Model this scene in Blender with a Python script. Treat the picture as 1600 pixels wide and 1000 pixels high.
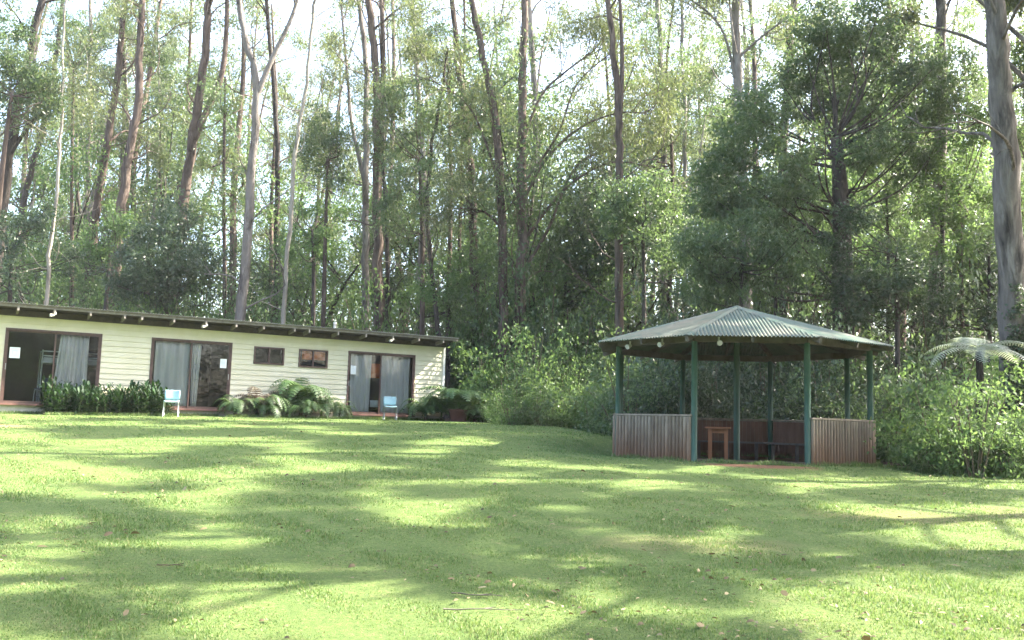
import bpy, math, random
import numpy as np
from mathutils import Vector, Matrix

# ------------------------------------------------------------------ camera, sky, sun, exposure
scene = bpy.context.scene
for o in list(bpy.data.objects):
    bpy.data.objects.remove(o)
COL = scene.collection
FPX, PITCH, ROLL = 1450.0, math.atan(161 / 1450.0), 0.028
CAM = np.array((0.0, 0.0, 1.6))
_f = np.array((0, math.cos(PITCH), math.sin(PITCH)))
_r0 = np.array((1.0, 0, 0)); _u0 = np.array((0, -math.sin(PITCH), math.cos(PITCH)))
_R = _r0 * math.cos(ROLL) + _u0 * math.sin(ROLL)
_U = -_r0 * math.sin(ROLL) + _u0 * math.cos(ROLL)
cam_data = bpy.data.cameras.new('camera'); cam = bpy.data.objects.new('camera', cam_data); COL.objects.link(cam)
cam_data.sensor_width = 36; cam_data.sensor_fit = 'HORIZONTAL'; cam_data.lens = 36 * FPX / 1600
cam_data.clip_start = 0.05; cam_data.clip_end = 2000
M4 = Matrix.Identity(4)
for i in range(3):
    M4[i][0] = _R[i]; M4[i][1] = _U[i]; M4[i][2] = -_f[i]; M4[i][3] = CAM[i]
cam.matrix_world = M4
scene.camera = cam

SUN_DIR = np.array((0.86, 0.20, 0.86)); SUN_DIR /= np.linalg.norm(SUN_DIR)
SUN_EL = math.asin(SUN_DIR[2]); SUN_AZ = math.atan2(SUN_DIR[0], SUN_DIR[1])
world = bpy.data.worlds.new("World"); scene.world = world; world.use_nodes = True
nt = world.node_tree; nt.nodes.clear()
wo = nt.nodes.new('ShaderNodeOutputWorld'); wb = nt.nodes.new('ShaderNodeBackground')
sk = nt.nodes.new('ShaderNodeTexSky'); sk.sky_type = 'NISHITA'; sk.sun_disc = False
sk.sun_elevation = SUN_EL; sk.sun_rotation = SUN_AZ; sk.air_density = 1.0; sk.dust_density = 3.5; sk.ozone_density = 1.0
nt.links.new(sk.outputs[0], wb.inputs[0]); nt.links.new(wb.outputs[0], wo.inputs[0])
wb.inputs[1].default_value = 0.15
sl = bpy.data.lights.new('sun', 'SUN'); sl.energy = 5.0; sl.angle = math.radians(0.53); sl.color = (1.0, 0.93, 0.80)
so = bpy.data.objects.new('sun', sl); COL.objects.link(so)
so.rotation_euler = Vector(SUN_DIR).to_track_quat('Z', 'Y').to_euler(); so.location = (40, 10, 60)
scene.view_settings.view_transform = 'Standard'; scene.view_settings.look = 'None'
scene.view_settings.gamma = 1; scene.view_settings.exposure = 2.9
scene.render.engine = 'CYCLES'
cy = scene.cycles
cy.max_bounces = 8; cy.diffuse_bounces = 4; cy.glossy_bounces = 3; cy.transmission_bounces = 4; cy.transparent_max_bounces = 12
cy.caustics_reflective = False; cy.caustics_refractive = False; cy.sample_clamp_indirect = 6
cy.use_denoising = True

def px(x, y, d):
    """world point seen at photo pixel (x, y) at depth d along the view axis"""
    return CAM + d * (_f + _R * (x - 800) / FPX + _U * (500 - y) / FPX)

# ------------------------------------------------------------------ terrain
def sstep(a, b, x):
    t = np.clip((x - a) / (b - a), 0, 1); return t * t * (3 - 2 * t)
GZC = np.array((5.17, 21.2))          # gazebo centre
def ground(x, y):
    x = np.asarray(x, float); y = np.asarray(y, float)
    ramp = 0.07 * (y - 4.6)
    ramp = np.where(ramp < -0.35, -0.35 + (ramp + 0.35) * 0.2, ramp)
    zm = 1.60 - 0.68 * sstep(1.0, 5.5, x)
    k = 0.40
    h = np.clip(0.5 + 0.5 * (zm - ramp) / k, 0, 1)
    z = zm * (1 - h) + ramp * h - k * h * (1 - h)
    z = z + 0.11 * np.maximum(0, y - 37 + 9 * sstep(2, 9, x)) * (1 - 0.35 * sstep(60, 120, y))
    und = 0.035 * np.sin(x * .7 + 1.3) * np.sin(y * .55) + 0.02 * np.sin(x * 1.9 + y * 1.1)
    z = z + .5 * und * (1 - sstep(22, 27, y))
    d = np.hypot(x - GZC[0], y - GZC[1])
    z = z * sstep(2.9, 4.6, d) + (0.93 - .18 * (1 - sstep(2.3, 2.7, d))) * (1 - sstep(2.9, 4.6, d))
    return z
def gz(x, y): return float(ground(x, y))

# ------------------------------------------------------------------ object helpers
def link(o, parent=None):
    COL.objects.link(o)
    if parent is not None: o.parent = parent
    return o
def tag(o, label=None, cat=None, group=None, kind=None):
    if label: o['label'] = label
    if cat: o['category'] = cat
    if group: o['group'] = group
    if kind: o['kind'] = kind
    return o
def thing(name, label, cat, loc=(0, 0, 0), rz=0.0, group=None, scale=None):
    o = bpy.data.objects.new(name, None); o.empty_display_size = 0.2
    o.location = [float(v) for v in loc]; o.rotation_euler = (0, 0, rz)
    if scale is not None: o.scale = scale
    link(o); return tag(o, label, cat, group)
KIDS = {}
def copy_tree(o, parent=None):
    c = o.copy(); COL.objects.link(c)
    if parent is not None: c.parent = parent
    for ch in list(o.children): copy_tree(ch, c)
    return c

def fast_mesh(name, verts, quads=None, tris=None):
    """mesh straight from arrays"""
    me = bpy.data.meshes.new(name)
    verts = np.asarray(verts, np.float32)
    me.vertices.add(len(verts)); me.vertices.foreach_set('co', verts.ravel())
    parts, starts, n = [], [], 0
    if quads is not None and len(quads):
        q = np.asarray(quads, np.int32); parts.append(q.ravel()); starts.append(np.arange(len(q)) * 4); n = len(q) * 4
    if tris is not None and len(tris):
        t = np.asarray(tris, np.int32); parts.append(t.ravel()); starts.append(n + np.arange(len(t)) * 3)
    li = np.concatenate(parts).astype(np.int32); ls = np.concatenate(starts).astype(np.int32)
    me.loops.add(len(li)); me.loops.foreach_set('vertex_index', li)
    me.polygons.add(len(ls)); me.polygons.foreach_set('loop_start', ls)
    me.update(calc_edges=True); me.validate()
    return me
def mesh_obj(name, me, mat, parent=None, smooth=False):
    o = bpy.data.objects.new(name, me)
    if mat is not None: me.materials.append(mat)
    if smooth: me.polygons.foreach_set('use_smooth', np.ones(len(me.polygons), bool))
    return link(o, parent)

class MB:
    """collects simple shapes and builds ONE mesh object"""
    def __init__(s): s.v, s.f, s.sm = [], [], []
    def add(s, vs, fs, smooth=False):
        b = len(s.v); s.v += [tuple(map(float, v)) for v in vs]
        s.f += [tuple(b + i for i in f) for f in fs]; s.sm += [smooth] * len(fs); return s
    def hexa(s, p):           # 8 points: bottom ring 0-3 ccw, top ring 4-7
        return s.add(p, [(3, 2, 1, 0), (4, 5, 6, 7), (0, 1, 5, 4), (1, 2, 6, 5), (2, 3, 7, 6), (3, 0, 4, 7)])
    def box(s, x0, y0, z0, x1, y1, z1):
        return s.hexa([(x0, y0, z0), (x1, y0, z0), (x1, y1, z0), (x0, y1, z0), (x0, y0, z1), (x1, y0, z1), (x1, y1, z1), (x0, y1, z1)])
    def bbox(s, x0, y0, z0, x1, y1, z1, b=0.008):   # box with chamfered vertical and top edges
        v, f = [], []
        for z, i in ((z0, 0), (z1 - b, 0), (z1, b)):
            for X, Y in ((x0 + b + i, y0 + i), (x1 - b - i, y0 + i), (x1 - i, y0 + b + i), (x1 - i, y1 - b - i), (x1 - b - i, y1 - i), (x0 + b + i, y1 - i), (x0 + i, y1 - b - i), (x0 + i, y0 + b + i)):
                v.append((X, Y, z))
        for r in range(2):
            for k in range(8):
                f.append((r * 8 + k, r * 8 + (k + 1) % 8, r * 8 + 8 + (k + 1) % 8, r * 8 + 8 + k))
        f.append(tuple(range(16, 24))); f.append(tuple(reversed(range(8))))
        return s.add(v, f)
    def bar(s, a, b, w, h, up=(0, 0, 1)):           # rectangular bar from a to b
        a, b = Vector(a), Vector(b); d = (b - a).normalized(); u = Vector(up)
        if abs(d.dot(u)) > .98: u = Vector((0, 1, 0))
        side = d.cross(u).normalized() * (w / 2); u = side.cross(d).normalized() * (h / 2)
        return s.hexa([a - side - u, a + side - u, a + side + u, a - side + u, b - side - u, b + side - u, b + side + u, b - side + u])
    def tube(s, pts, rad, n=8, caps=True):
        pts = np.asarray(pts, float); rad = np.broadcast_to(np.asarray(rad, float), (len(pts),))
        v, f = tube_arrays(pts, rad, n)
        fs = [tuple(q) for q in f.tolist()]
        b = len(s.v); s.add(v, fs, True)
        if caps:
            L = len(pts)
            s.f.append(tuple(b + i for i in reversed(range(n)))); s.f.append(tuple(b + (L - 1) * n + i for i in range(n))); s.sm += [False, False]
        return s
    def lathe(s, prof, c=(0, 0, 0), n=20):
        v, f = [], []
        for r, z in prof:
            for k in range(n):
                a = 2 * math.pi * k / n; v.append((c[0] + r * math.cos(a), c[1] + r * math.sin(a), c[2] + z))
        for i in range(len(prof) - 1):
            for k in range(n):
                f.append((i * n + k, i * n + (k + 1) % n, (i + 1) * n + (k + 1) % n, (i + 1) * n + k))
        f.append(tuple(reversed(range(n)))); f.append(tuple((len(prof) - 1) * n + k for k in range(n)))
        return s.add(v, f, True)
    def build(s, name, mat, parent=None, flip=False):
        me = bpy.data.meshes.new(name); me.from_pydata(s.v, [], s.f)
        me.polygons.foreach_set('use_smooth', np.array(s.sm, bool)); me.update()
        return mesh_obj(name, me, mat, parent)

def tube_arrays(pts, rad, n=8, wob=None):
    L = len(pts)
    t = np.gradient(pts, axis=0); t /= np.linalg.norm(t, axis=1)[:, None] + 1e-9
    ref = np.array((1.0, 0.13, 0.07)) if abs(t[:, 2]).mean() > .6 else np.array((0.05, 0.1, 1.0))
    a = np.cross(t, ref); a /= np.linalg.norm(a, axis=1)[:, None] + 1e-9
    b = np.cross(t, a)
    ang = np.arange(n) * 2 * math.pi / n
    R = rad[:, None] * np.ones((L, n))
    if wob is not None: R = R * wob
    v = pts[:, None, :] + R[:, :, None] * (np.cos(ang)[None, :, None] * a[:, None, :] + np.sin(ang)[None, :, None] * b[:, None, :])
    i = np.arange(L - 1)[:, None] * n; k = np.arange(n)[None, :]; k2 = (k + 1) % n
    f = np.stack([i + k2, i + k, i + n + k, i + n + k2], -1).reshape(-1, 4)
    return v.reshape(-1, 3), f

# ------------------------------------------------------------------ materials
def newmat(name):
    m = bpy.data.materials.new(name); m.use_nodes = True
    n = m.node_tree; n.nodes.clear(); return m, n
def N(n, t, **kw):
    x = n.nodes.new(t)
    for k, v in kw.items():
        if k.startswith('i_'):
            key = k[2:]; x.inputs[int(key) if key.isdigit() else key].default_value = v
        else: setattr(x, k, v)
    return x
def ramp(n, stops, fac=None):
    r = n.nodes.new('ShaderNodeValToRGB'); e = r.color_ramp.elements
    while len(e) < len(stops): e.new(0.5)
    for el, (p, c) in zip(e, stops): el.position = p; el.color = (*c, 1)
    if fac is not None: n.links.new(fac, r.inputs[0])
    return r
def coords(n, scale=(1, 1, 1), kind='Object'):
    tc = N(n, 'ShaderNodeTexCoord'); mp = N(n, 'ShaderNodeMapping'); mp.inputs['Scale'].default_value = scale
    n.links.new(tc.outputs[kind], mp.inputs[0]); return mp.outputs[0]
def noise(n, co, scale, detail=6, rough=.6, dist=0):
    x = N(n, 'ShaderNodeTexNoise'); x.inputs['Scale'].default_value = scale; x.inputs['Detail'].default_value = detail
    x.inputs['Roughness'].default_value = rough; x.inputs['Distortion'].default_value = dist
    if co is not None: n.links.new(co, x.inputs['Vector'])
    return x
def mixc(n, fac, a, b, mode='MIX'):
    x = N(n, 'ShaderNodeMix'); x.data_type = 'RGBA'; x.blend_type = mode
    for s, i in ((fac, 0), (a, 6), (b, 7)):
        if isinstance(s, (int, float)): x.inputs[i].default_value = s
        elif isinstance(s, tuple): x.inputs[i].default_value = (*s, 1)
        else: n.links.new(s, x.inputs[i])
    return x.outputs[2]
def bump(n, h, strength=.3, dist=.02):
    b = N(n, 'ShaderNodeBump'); b.inputs['Strength'].default_value = strength; b.inputs['Distance'].default_value = dist
    n.links.new(h, b.inputs['Height']); return b.outputs[0]
def surf(n, col, rough=.7, nrm=None, spec=.4, metal=0.0):
    p = N(n, 'ShaderNodeBsdfPrincipled'); p.inputs['Roughness'].default_value = rough; p.inputs['Specular IOR Level'].default_value = spec
    p.inputs['Metallic'].default_value = metal
    if isinstance(col, tuple): p.inputs['Base Color'].default_value = (*col, 1)
    else: n.links.new(col, p.inputs['Base Color'])
    if nrm is not None: n.links.new(nrm, p.inputs['Normal'])
    o = N(n, 'ShaderNodeOutputMaterial'); n.links.new(p.outputs[0], o.inputs[0]); return p

def mat_simple(name, a, b, rough=.6, scale=6, spec=.4, bmp=.15, stretch=(1, 1, 1), metal=0.0):
    m, n = newmat(name); co = coords(n, stretch); t = noise(n, co, scale)
    r = ramp(n, [(.3, a), (.7, b)], t.outputs[0]); t2 = noise(n, co, scale * 7)
    surf(n, r.outputs[0], rough, bump(n, t2.outputs[0], bmp, .01), spec, metal); return m

def mat_bark(name, dark, mid, light, zs=.22, scale=5, blotch=.5):
    m, n = newmat(name); co = coords(n, (1, 1, zs)); t = noise(n, co, scale, 8, .65, .4)
    r = ramp(n, [(.36, tuple(.6 * v for v in dark)), (.5, mid), (.66, tuple(1.25 * v for v in light))], t.outputs[0])
    co2 = coords(n, (1, 1, .5)); t2 = noise(n, co2, 1.1, 4)
    r2 = ramp(n, [(.42, (0, 0, 0)), (.62, (1, 1, 1))], t2.outputs[0])
    oi = N(n, 'ShaderNodeObjectInfo')
    c = mixc(n, r2.outputs[0], r.outputs[0], tuple((a + b) * blotch for a, b in zip(mid, light)))
    hv = N(n, 'ShaderNodeHueSaturation'); n.links.new(c, hv.inputs['Color'])
    mr = N(n, 'ShaderNodeMapRange'); mr.inputs[3].default_value = .75; mr.inputs[4].default_value = 1.25
    n.links.new(oi.outputs['Random'], mr.inputs[0]); n.links.new(mr.outputs[0], hv.inputs['Value'])
    t3 = noise(n, co, scale * 4, 6)
    surf(n, hv.outputs[0], .85, bump(n, t3.outputs[0], 1.0, .06), .2); return m

def mat_leaf(name, stops, trans=.4, tcol=(.30, .42, .06), rough=.42, spec=.5):
    m, n = newmat(name); g = N(n, 'ShaderNodeNewGeometry'); oi = N(n, 'ShaderNodeObjectInfo')
    k = len(stops); r = ramp(n, [(i / max(1, k - 1), c) for i, c in enumerate(stops)], g.outputs['Random Per Island'])
    hv = N(n, 'ShaderNodeHueSaturation'); n.links.new(r.outputs[0], hv.inputs['Color'])
    mr = N(n, 'ShaderNodeMapRange'); mr.inputs[3].default_value = .8; mr.inputs[4].default_value = 1.2
    n.links.new(oi.outputs['Random'], mr.inputs[0]); n.links.new(mr.outputs[0], hv.inputs['Value'])
    p = N(n, 'ShaderNodeBsdfPrincipled'); p.inputs['Roughness'].default_value = rough; p.inputs['Specular IOR Level'].default_value = spec
    n.links.new(hv.outputs[0], p.inputs['Base Color'])
    tr = N(n, 'ShaderNodeBsdfTranslucent'); tc = mixc(n, .5, hv.outputs[0], tcol); n.links.new(tc, tr.inputs[0])
    mx = N(n, 'ShaderNodeMixShader'); mx.inputs[0].default_value = trans
    n.links.new(p.outputs[0], mx.inputs[1]); n.links.new(tr.outputs[0], mx.inputs[2])
    o = N(n, 'ShaderNodeOutputMaterial'); n.links.new(mx.outputs[0], o.inputs[0]); return m

M = {}
M['bark_grey'] = mat_bark('bark_grey', (.065, .056, .050), (.15, .13, .115), (.27, .245, .22))
M['bark_rough'] = mat_bark('bark_rough', (.035, .031, .028), (.10, .088, .078), (.20, .18, .16), .14, 6)
M['bark_brown'] = mat_bark('bark_brown', (.030, .021, .017), (.075, .053, .042), (.15, .115, .095), .12, 7)
M['bark_red'] = mat_bark('bark_red', (.034, .024, .020), (.082, .060, .049), (.17, .13, .107), .1, 7)
M['bark_dark'] = mat_bark('bark_dark', (.020, .017, .015), (.05, .041, .035), (.10, .085, .072), .2, 6)
M['bark_pale'] = mat_bark('bark_pale', (.15, .13, .105), (.28, .25, .205), (.40, .365, .31), .25, 5)
M['leaf_gum'] = mat_leaf('leaf_gum', [(.042, .070, .028), (.072, .104, .042), (.105, .13, .056), (.14, .155, .07)], .44, (.32, .38, .11))
M['leaf_far'] = mat_leaf('leaf_far', [(.055, .085, .038), (.09, .125, .052), (.13, .16, .07)], .46, (.28, .35, .12))
M['leaf_dark'] = mat_leaf('leaf_dark', [(.026, .046, .025), (.042, .068, .035), (.062, .092, .048)], .3, (.16, .26, .08), .36)
M['leaf_deep'] = mat_leaf('leaf_deep', [(.032, .062, .028), (.052, .092, .040), (.080, .120, .055)], .36, (.20, .32, .09), .36)
M['leaf_mid'] = mat_leaf('leaf_mid', [(.044, .080, .036), (.072, .120, .052), (.11, .155, .068)], .42, (.26, .38, .11), .38)
M['leaf_light'] = mat_leaf('leaf_light', [(.048, .100, .036), (.080, .148, .050), (.125, .19, .070)], .44, (.28, .42, .11), .5, .3)
M['leaf_bed'] = mat_leaf('leaf_bed', [(.010, .030, .011), (.016, .045, .015), (.026, .062, .021)], .18, (.08, .18, .03), .55, .25)
M['fern'] = mat_leaf('fern', [(.045, .095, .032), (.075, .135, .046), (.115, .175, .064)], .35, (.25, .38, .08), .5)
M['fern_dead'] = mat_leaf('fern_dead', [(.06, .050, .035), (.10, .082, .055), (.14, .115, .075)], .3, (.2, .12, .06), .7)
M['fern_silver'] = mat_leaf('fern_silver', [(.20, .24, .19), (.27, .31, .25), (.34, .37, .31)], .35, (.35, .42, .2), .4)
M['fern_lime'] = mat_leaf('fern_lime', [(.10, .17, .02), (.15, .23, .03), (.20, .28, .04)], .4, (.40, .52, .04), .5)
M['grass'] = mat_leaf('grass', [(.055, .110, .034), (.088, .158, .046), (.125, .195, .060), (.24, .22, .11)], .32, (.28, .40, .08), .55, .3)
M['litter'] = mat_leaf('litter', [(.05, .036, .018), (.10, .075, .038), (.18, .14, .070), (.31, .26, .14)], .1, (.3, .2, .1), .7, .3)
M['stem'] = mat_simple('stem', (.07, .055, .03), (.13, .10, .06), .8, 8)
M['stem_green'] = mat_simple('stem_green', (.06, .09, .03), (.10, .13, .05), .6, 8)

# ------------------------------------------------------------------ leaves and branches
def leaf_quads(rng, cent, per, spread, L, W, droop=0.4, flat=0.75):
    """rhombic leaves scattered round cluster centres -> verts (n*4,3), quads"""
    cent = np.asarray(cent, float)
    spread = np.broadcast_to(np.asarray(spread, float), (len(cent),))
    c = np.repeat(cent, per, 0); sp = np.repeat(spread, per)[:, None]
    n = len(c)
    p = c + rng.normal(size=(n, 3)) * sp * np.array((1, 1, flat)) * .6
    d = rng.normal(size=(n, 3)); d /= np.linalg.norm(d, axis=1)[:, None]; d[:, 2] -= droop
    d /= np.linalg.norm(d, axis=1)[:, None] + 1e-9
    s = np.cross(d, rng.normal(size=(n, 3))); s /= np.linalg.norm(s, axis=1)[:, None] + 1e-9
    sz = rng.uniform(.6, 1.35, n)[:, None]
    l = L * sz; w = W * sz * .5
    nrm = np.cross(d, s)
    v = np.stack([p, p + d * l * .42 + s * w + nrm * w * .25, p + d * l, p + d * l * .42 - s * w + nrm * w * .25], 1).reshape(-1, 3)
    q = np.arange(n * 4).reshape(-1, 4)
    return v, q
def cat(parts):
    V, Q, b = [], [], 0
    for v, q in parts:
        V.append(v); Q.append(q + b); b += len(v)
    return np.concatenate(V), np.concatenate(Q)
def smooth_path(pts, k=4):
    pts = np.asarray(pts, float); out = []
    P = np.vstack([2 * pts[0] - pts[1], pts, 2 * pts[-1] - pts[-2]])
    for i in range(1, len(P) - 2):
        for t in np.arange(k) / k:
            a, b, c, d = P[i - 1], P[i], P[i + 1], P[i + 2]
            out.append(.5 * ((2 * b) + (c - a) * t + (2 * a - 5 * b + 4 * c - d) * t * t + (3 * b - a - 3 * c + d) * t ** 3))
    out.append(pts[-1]); return np.array(out)
def wander(rng, p0, d0, length, n=6, wob=.25, up=.10):
    d = np.array(d0, float); d /= np.linalg.norm(d); p = np.array(p0, float); out = [p.copy()]
    for i in range(n):
        d = d + rng.normal(size=3) * wob; d[2] += up; d /= np.linalg.norm(d)
        p = p + d * length / n; out.append(p.copy())
    return np.array(out)
def trunk_tube(rng, pts, r0, r1, n=12, flare=.5):
    L = len(pts); s = np.linspace(0, 1, L); rad = r0 + (r1 - r0) * s ** .85
    h = pts[:, 2] - pts[0, 2]; rad = rad * (1 + flare * np.exp(-np.maximum(h, 0) / .45))
    wob = 1 + .06 * rng.normal(size=(1, n)) + .035 * rng.normal(size=(L, n))
    return tube_arrays(pts, rad, n, wob), rad
def branch_out(rng, p0, d0, length, r0, tubes, cents, subs=4, n=6, up=.06, wob=.22, twig=(.8, 1.9), from_t=.35, cl=3):
    pts = wander(rng, p0, d0, length, n, wob, up)
    tubes.append(tube_arrays(pts, np.linspace(r0, r0 * .3, len(pts)), 6))
    for j in range(subs):
        t = rng.uniform(from_t, 1.0); k = t * (len(pts) - 1); i = min(int(k), len(pts) - 2); q = pts[i] + (pts[i + 1] - pts[i]) * (k - i)
        d = (pts[i + 1] - pts[i]); d /= np.linalg.norm(d); d = d + rng.normal(size=3) * .75; d[2] += .1
        ln = rng.uniform(*twig); sp = wander(rng, q, d, ln, 4, .3, .05)
        tubes.append(tube_arrays(sp, np.linspace(r0 * .33, r0 * .08, 5), 4))
        for m in range(cl): cents.append(sp[-1 - (m % 3)] + rng.normal(size=3) * .2 * (m > 0))
    cents.append(pts[-1])
def limb_dir(rng, az, el):
    return (math.cos(az) * math.cos(el), math.sin(az) * math.cos(el), math.sin(el))
def tree_obj(name, label, cat_, base, tubes, cents, bark, leaf, rng, group=None, per=60, spread=.5, L=.16, W=.032, droop=.9, local=True):
    """thing > trunk, crown; all geometry given in world space"""
    root = thing(name, label, cat_, base, 0, group)
    off = np.asarray(base, float)
    v, q = cat(tubes); mesh_obj('trunk', fast_mesh('trunk', v - off, q), bark, root, True)
    if len(cents):
        v, q = leaf_quads(rng, np.array(cents), per, spread, L, W, droop)
        mesh_obj('crown', fast_mesh('crown', v - off, q), leaf, root)
    return root
# ------------------------------------------------------------------ ground: forest floor and lawn
def grid_sheet(xs, ys, dz):
    X, Y = np.meshgrid(xs, ys); Z = ground(X, Y) + dz
    v = np.stack([X, Y, Z], -1).reshape(-1, 3); nx, ny = len(xs), len(ys)
    i, j = np.meshgrid(np.arange(nx - 1), np.arange(ny - 1)); a = (j * nx + i).ravel()
    return v, np.stack([a, a + 1, a + nx + 1, a + nx], -1)
m, n = newmat('forest_soil'); co = coords(n); t = noise(n, co, 1.2, 8, .7); t2 = noise(n, co, 14, 6, .7)
r = ramp(n, [(.3, (.05, .03, .02)), (.5, (.11, .065, .04)), (.62, (.10, .09, .04)), (.75, (.20, .14, .09))], t.outputs[0])
c = mixc(n, t2.outputs[0], r.outputs[0], (.06, .04, .025), 'MIX'); surf(n, c, .95, bump(n, t2.outputs[0], .7, .05), .2); M['soil'] = m
xs = np.unique(np.concatenate([np.linspace(-40, 40, 81), np.linspace(-170, 170, 35)])); ys = np.unique(np.concatenate([np.linspace(-20, 70, 91), np.linspace(-90, 190, 29)]))
v, q = grid_sheet(xs, ys, -0.03)
tag(mesh_obj('forest_floor', fast_mesh('forest_floor', v, q), M['soil'], None, True), kind='structure')

# lawn with an uneven far edge, cut as a sheet of its own
def lawn_far(x):
    """how far the grass runs back at x"""
    x = np.asarray(x, float)
    a = np.where(x < -3.2, 26.0 + (x + 14.7) * .60 + .2, 33.0)           # up to the cabin's foot
    a = np.where((x >= -3.2) & (x < 1.0), 33.0 - (x + 3.2) * .85, a)
    a = np.where((x >= 1.0) & (x < 3.0), 29.4 - (x - 1) * 1.6, a)
    a = np.where((x >= 3.0) & (x < 8.0), 26.2 - (x - 3) * 1.1, a)
    a = np.where(x >= 8.0, 20.7 - np.minimum((x - 8) * 1.55, 5.2), a)
    return a + .22 * np.sin(x * 2.1) + .12 * np.sin(x * 5.3 + 1)
m, n = newmat('lawn_grass'); co = coords(n)
big = noise(n, co, .45, 5, .6); mid = noise(n, co, 2.2, 6, .65, .3); fine = noise(n, coords(n, (1, 1, 1)), 26, 7, .8)
g = ramp(n, [(.30, (.058, .104, .028)), (.45, (.094, .152, .042)), (.58, (.132, .188, .055)), (.74, (.23, .215, .105))], mid.outputs[0])
g2 = mixc(n, big.outputs[0], g.outputs[0], (.15, .19, .055), 'MIX')
fr2 = ramp(n, [(.36, (.85, .85, .85)), (.60, (0, 0, 0))], fine.outputs[0]); g3 = mixc(n, fr2.outputs[0], g2, (.055, .095, .028), 'MIX')
thatch = ramp(n, [(.56, (0, 0, 0)), (.72, (.65, .65, .65))], noise(n, coords(n, (1, 1, 1)), 7.5, 7, .8, .4).outputs[0]); g3 = mixc(n, thatch.outputs[0], g3, (.27, .225, .12))
bare = ramp(n, [(.60, (0, 0, 0)), (.72, (1, 1, 1))], noise(n, coords(n, (1, 1.5, 1)), 1.05, 7, .72, .5).outputs[0])
bm = N(n, 'ShaderNodeMath', operation='MULTIPLY'); n.links.new(bare.outputs[0], bm.inputs[0]); bm.inputs[1].default_value = .55
col = mixc(n, bm.outputs[0], g3, (.20, .145, .085))
def patch(n, col, cx, cy, rx, ry, c, amt=1.0):
    """a worn patch of bare red soil of its own shape, fixed to the ground"""
    geo = N(n, 'ShaderNodeTexCoord'); mp = N(n, 'ShaderNodeMapping'); mp.inputs['Location'].default_value = (-cx / rx, -cy / ry, 0); mp.inputs['Scale'].default_value = (1 / rx, 1 / ry, 0)
    n.links.new(geo.outputs['Object'], mp.inputs[0]); ln = N(n, 'ShaderNodeVectorMath', operation='LENGTH'); n.links.new(mp.outputs[0], ln.inputs[0])
    nz = noise(n, geo.outputs['Object'], 3.0, 6, .7); ad = N(n, 'ShaderNodeMath', operation='ADD'); n.links.new(ln.outputs['Value'], ad.inputs[0])
    sc = N(n, 'ShaderNodeMath', operation='MULTIPLY_ADD'); n.links.new(nz.outputs[0], sc.inputs[0]); sc.inputs[1].default_value = 1.6; sc.inputs[2].default_value = -.8
    n.links.new(sc.outputs[0], ad.inputs[1])
    rr = ramp(n, [(.55, (amt,) * 3), (1.0, (0, 0, 0))], ad.outputs[0]); return mixc(n, rr.outputs[0], col, c)
col = patch(n, col, 4.7, 17.85, 1.5, .42, (.20, .095, .06), .9)
col = patch(n, col, -11.9, 21.6, 1.1, .5, (.27, .15, .09), .8)
col = patch(n, col, 5.2, 12.2, 1.6, .7, (.17, .12, .06), .4)
col = patch(n, col, 7.2, 12.6, 1.3, .6, (.17, .11, .06), .35)
col = patch(n, col, 2.0, 10.0, 1.5, .6, (.17, .13, .07), .35)
surf(n, col, .9, bump(n, fine.outputs[0], .9, .04), .15); M['lawn'] = m
xs = np.arange(-30, 24.01, .3); nr = 110
V = []
for k, x in enumerate(xs):
    yf = float(lawn_far(x)); yy = -8 + (yf + 8) * np.linspace(0, 1, nr)
    V.append(np.stack([np.full(nr, x), yy, ground(np.full(nr, x), yy) + .004], -1))
V = np.array(V); nx = len(xs); i, j = np.meshgrid(np.arange(nx - 1), np.arange(nr - 1), indexing='ij'); a = (i * nr + j).ravel()
tag(mesh_obj('lawn', fast_mesh('lawn', V.reshape(-1, 3), np.stack([a, a + nr, a + nr + 1, a + 1], -1)), M['lawn'], None, True), kind='structure')

# ------------------------------------------------------------------ cabin
m, n = newmat('cream_paint'); co = coords(n); t = noise(n, co, 1.6, 6, .6); t2 = noise(n, coords(n, (1, 1, .25)), 9, 5, .7)
r = ramp(n, [(.3, (.62, .565, .40)), (.7, (.69, .64, .485))], t.outputs[0])
rr = ramp(n, [(.55, (0, 0, 0)), (.85, (.5, .5, .5))], t2.outputs[0]); c = mixc(n, rr.outputs[0], r.outputs[0], (.55, .53, .37))
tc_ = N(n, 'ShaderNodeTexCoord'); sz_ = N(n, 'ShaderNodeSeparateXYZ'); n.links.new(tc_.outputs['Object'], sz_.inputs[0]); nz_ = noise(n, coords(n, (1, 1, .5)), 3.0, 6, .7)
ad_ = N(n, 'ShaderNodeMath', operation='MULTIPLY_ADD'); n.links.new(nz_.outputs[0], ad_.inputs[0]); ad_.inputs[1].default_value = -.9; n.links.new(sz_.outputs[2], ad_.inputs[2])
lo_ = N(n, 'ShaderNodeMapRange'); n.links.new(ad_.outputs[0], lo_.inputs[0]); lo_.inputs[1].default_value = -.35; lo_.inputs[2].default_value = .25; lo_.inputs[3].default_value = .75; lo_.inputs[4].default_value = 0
hi_ = N(n, 'ShaderNodeMapRange'); n.links.new(ad_.outputs[0], hi_.inputs[0]); hi_.inputs[1].default_value = 1.85; hi_.inputs[2].default_value = 2.4; hi_.inputs[3].default_value = 0; hi_.inputs[4].default_value = .55  # yellow-green light off the foliage, put into the colour of the upper boards
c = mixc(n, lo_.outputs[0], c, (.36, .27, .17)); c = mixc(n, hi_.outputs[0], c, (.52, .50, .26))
t3 = noise(n, co, 60, 3); surf(n, c, .55, bump(n, t3.outputs[0], .08, .004), .35); M['cream'] = m
M['brown_frame'] = mat_simple('brown_frame', (.075, .042, .036), (.12, .07, .058), .45, 10)
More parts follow.
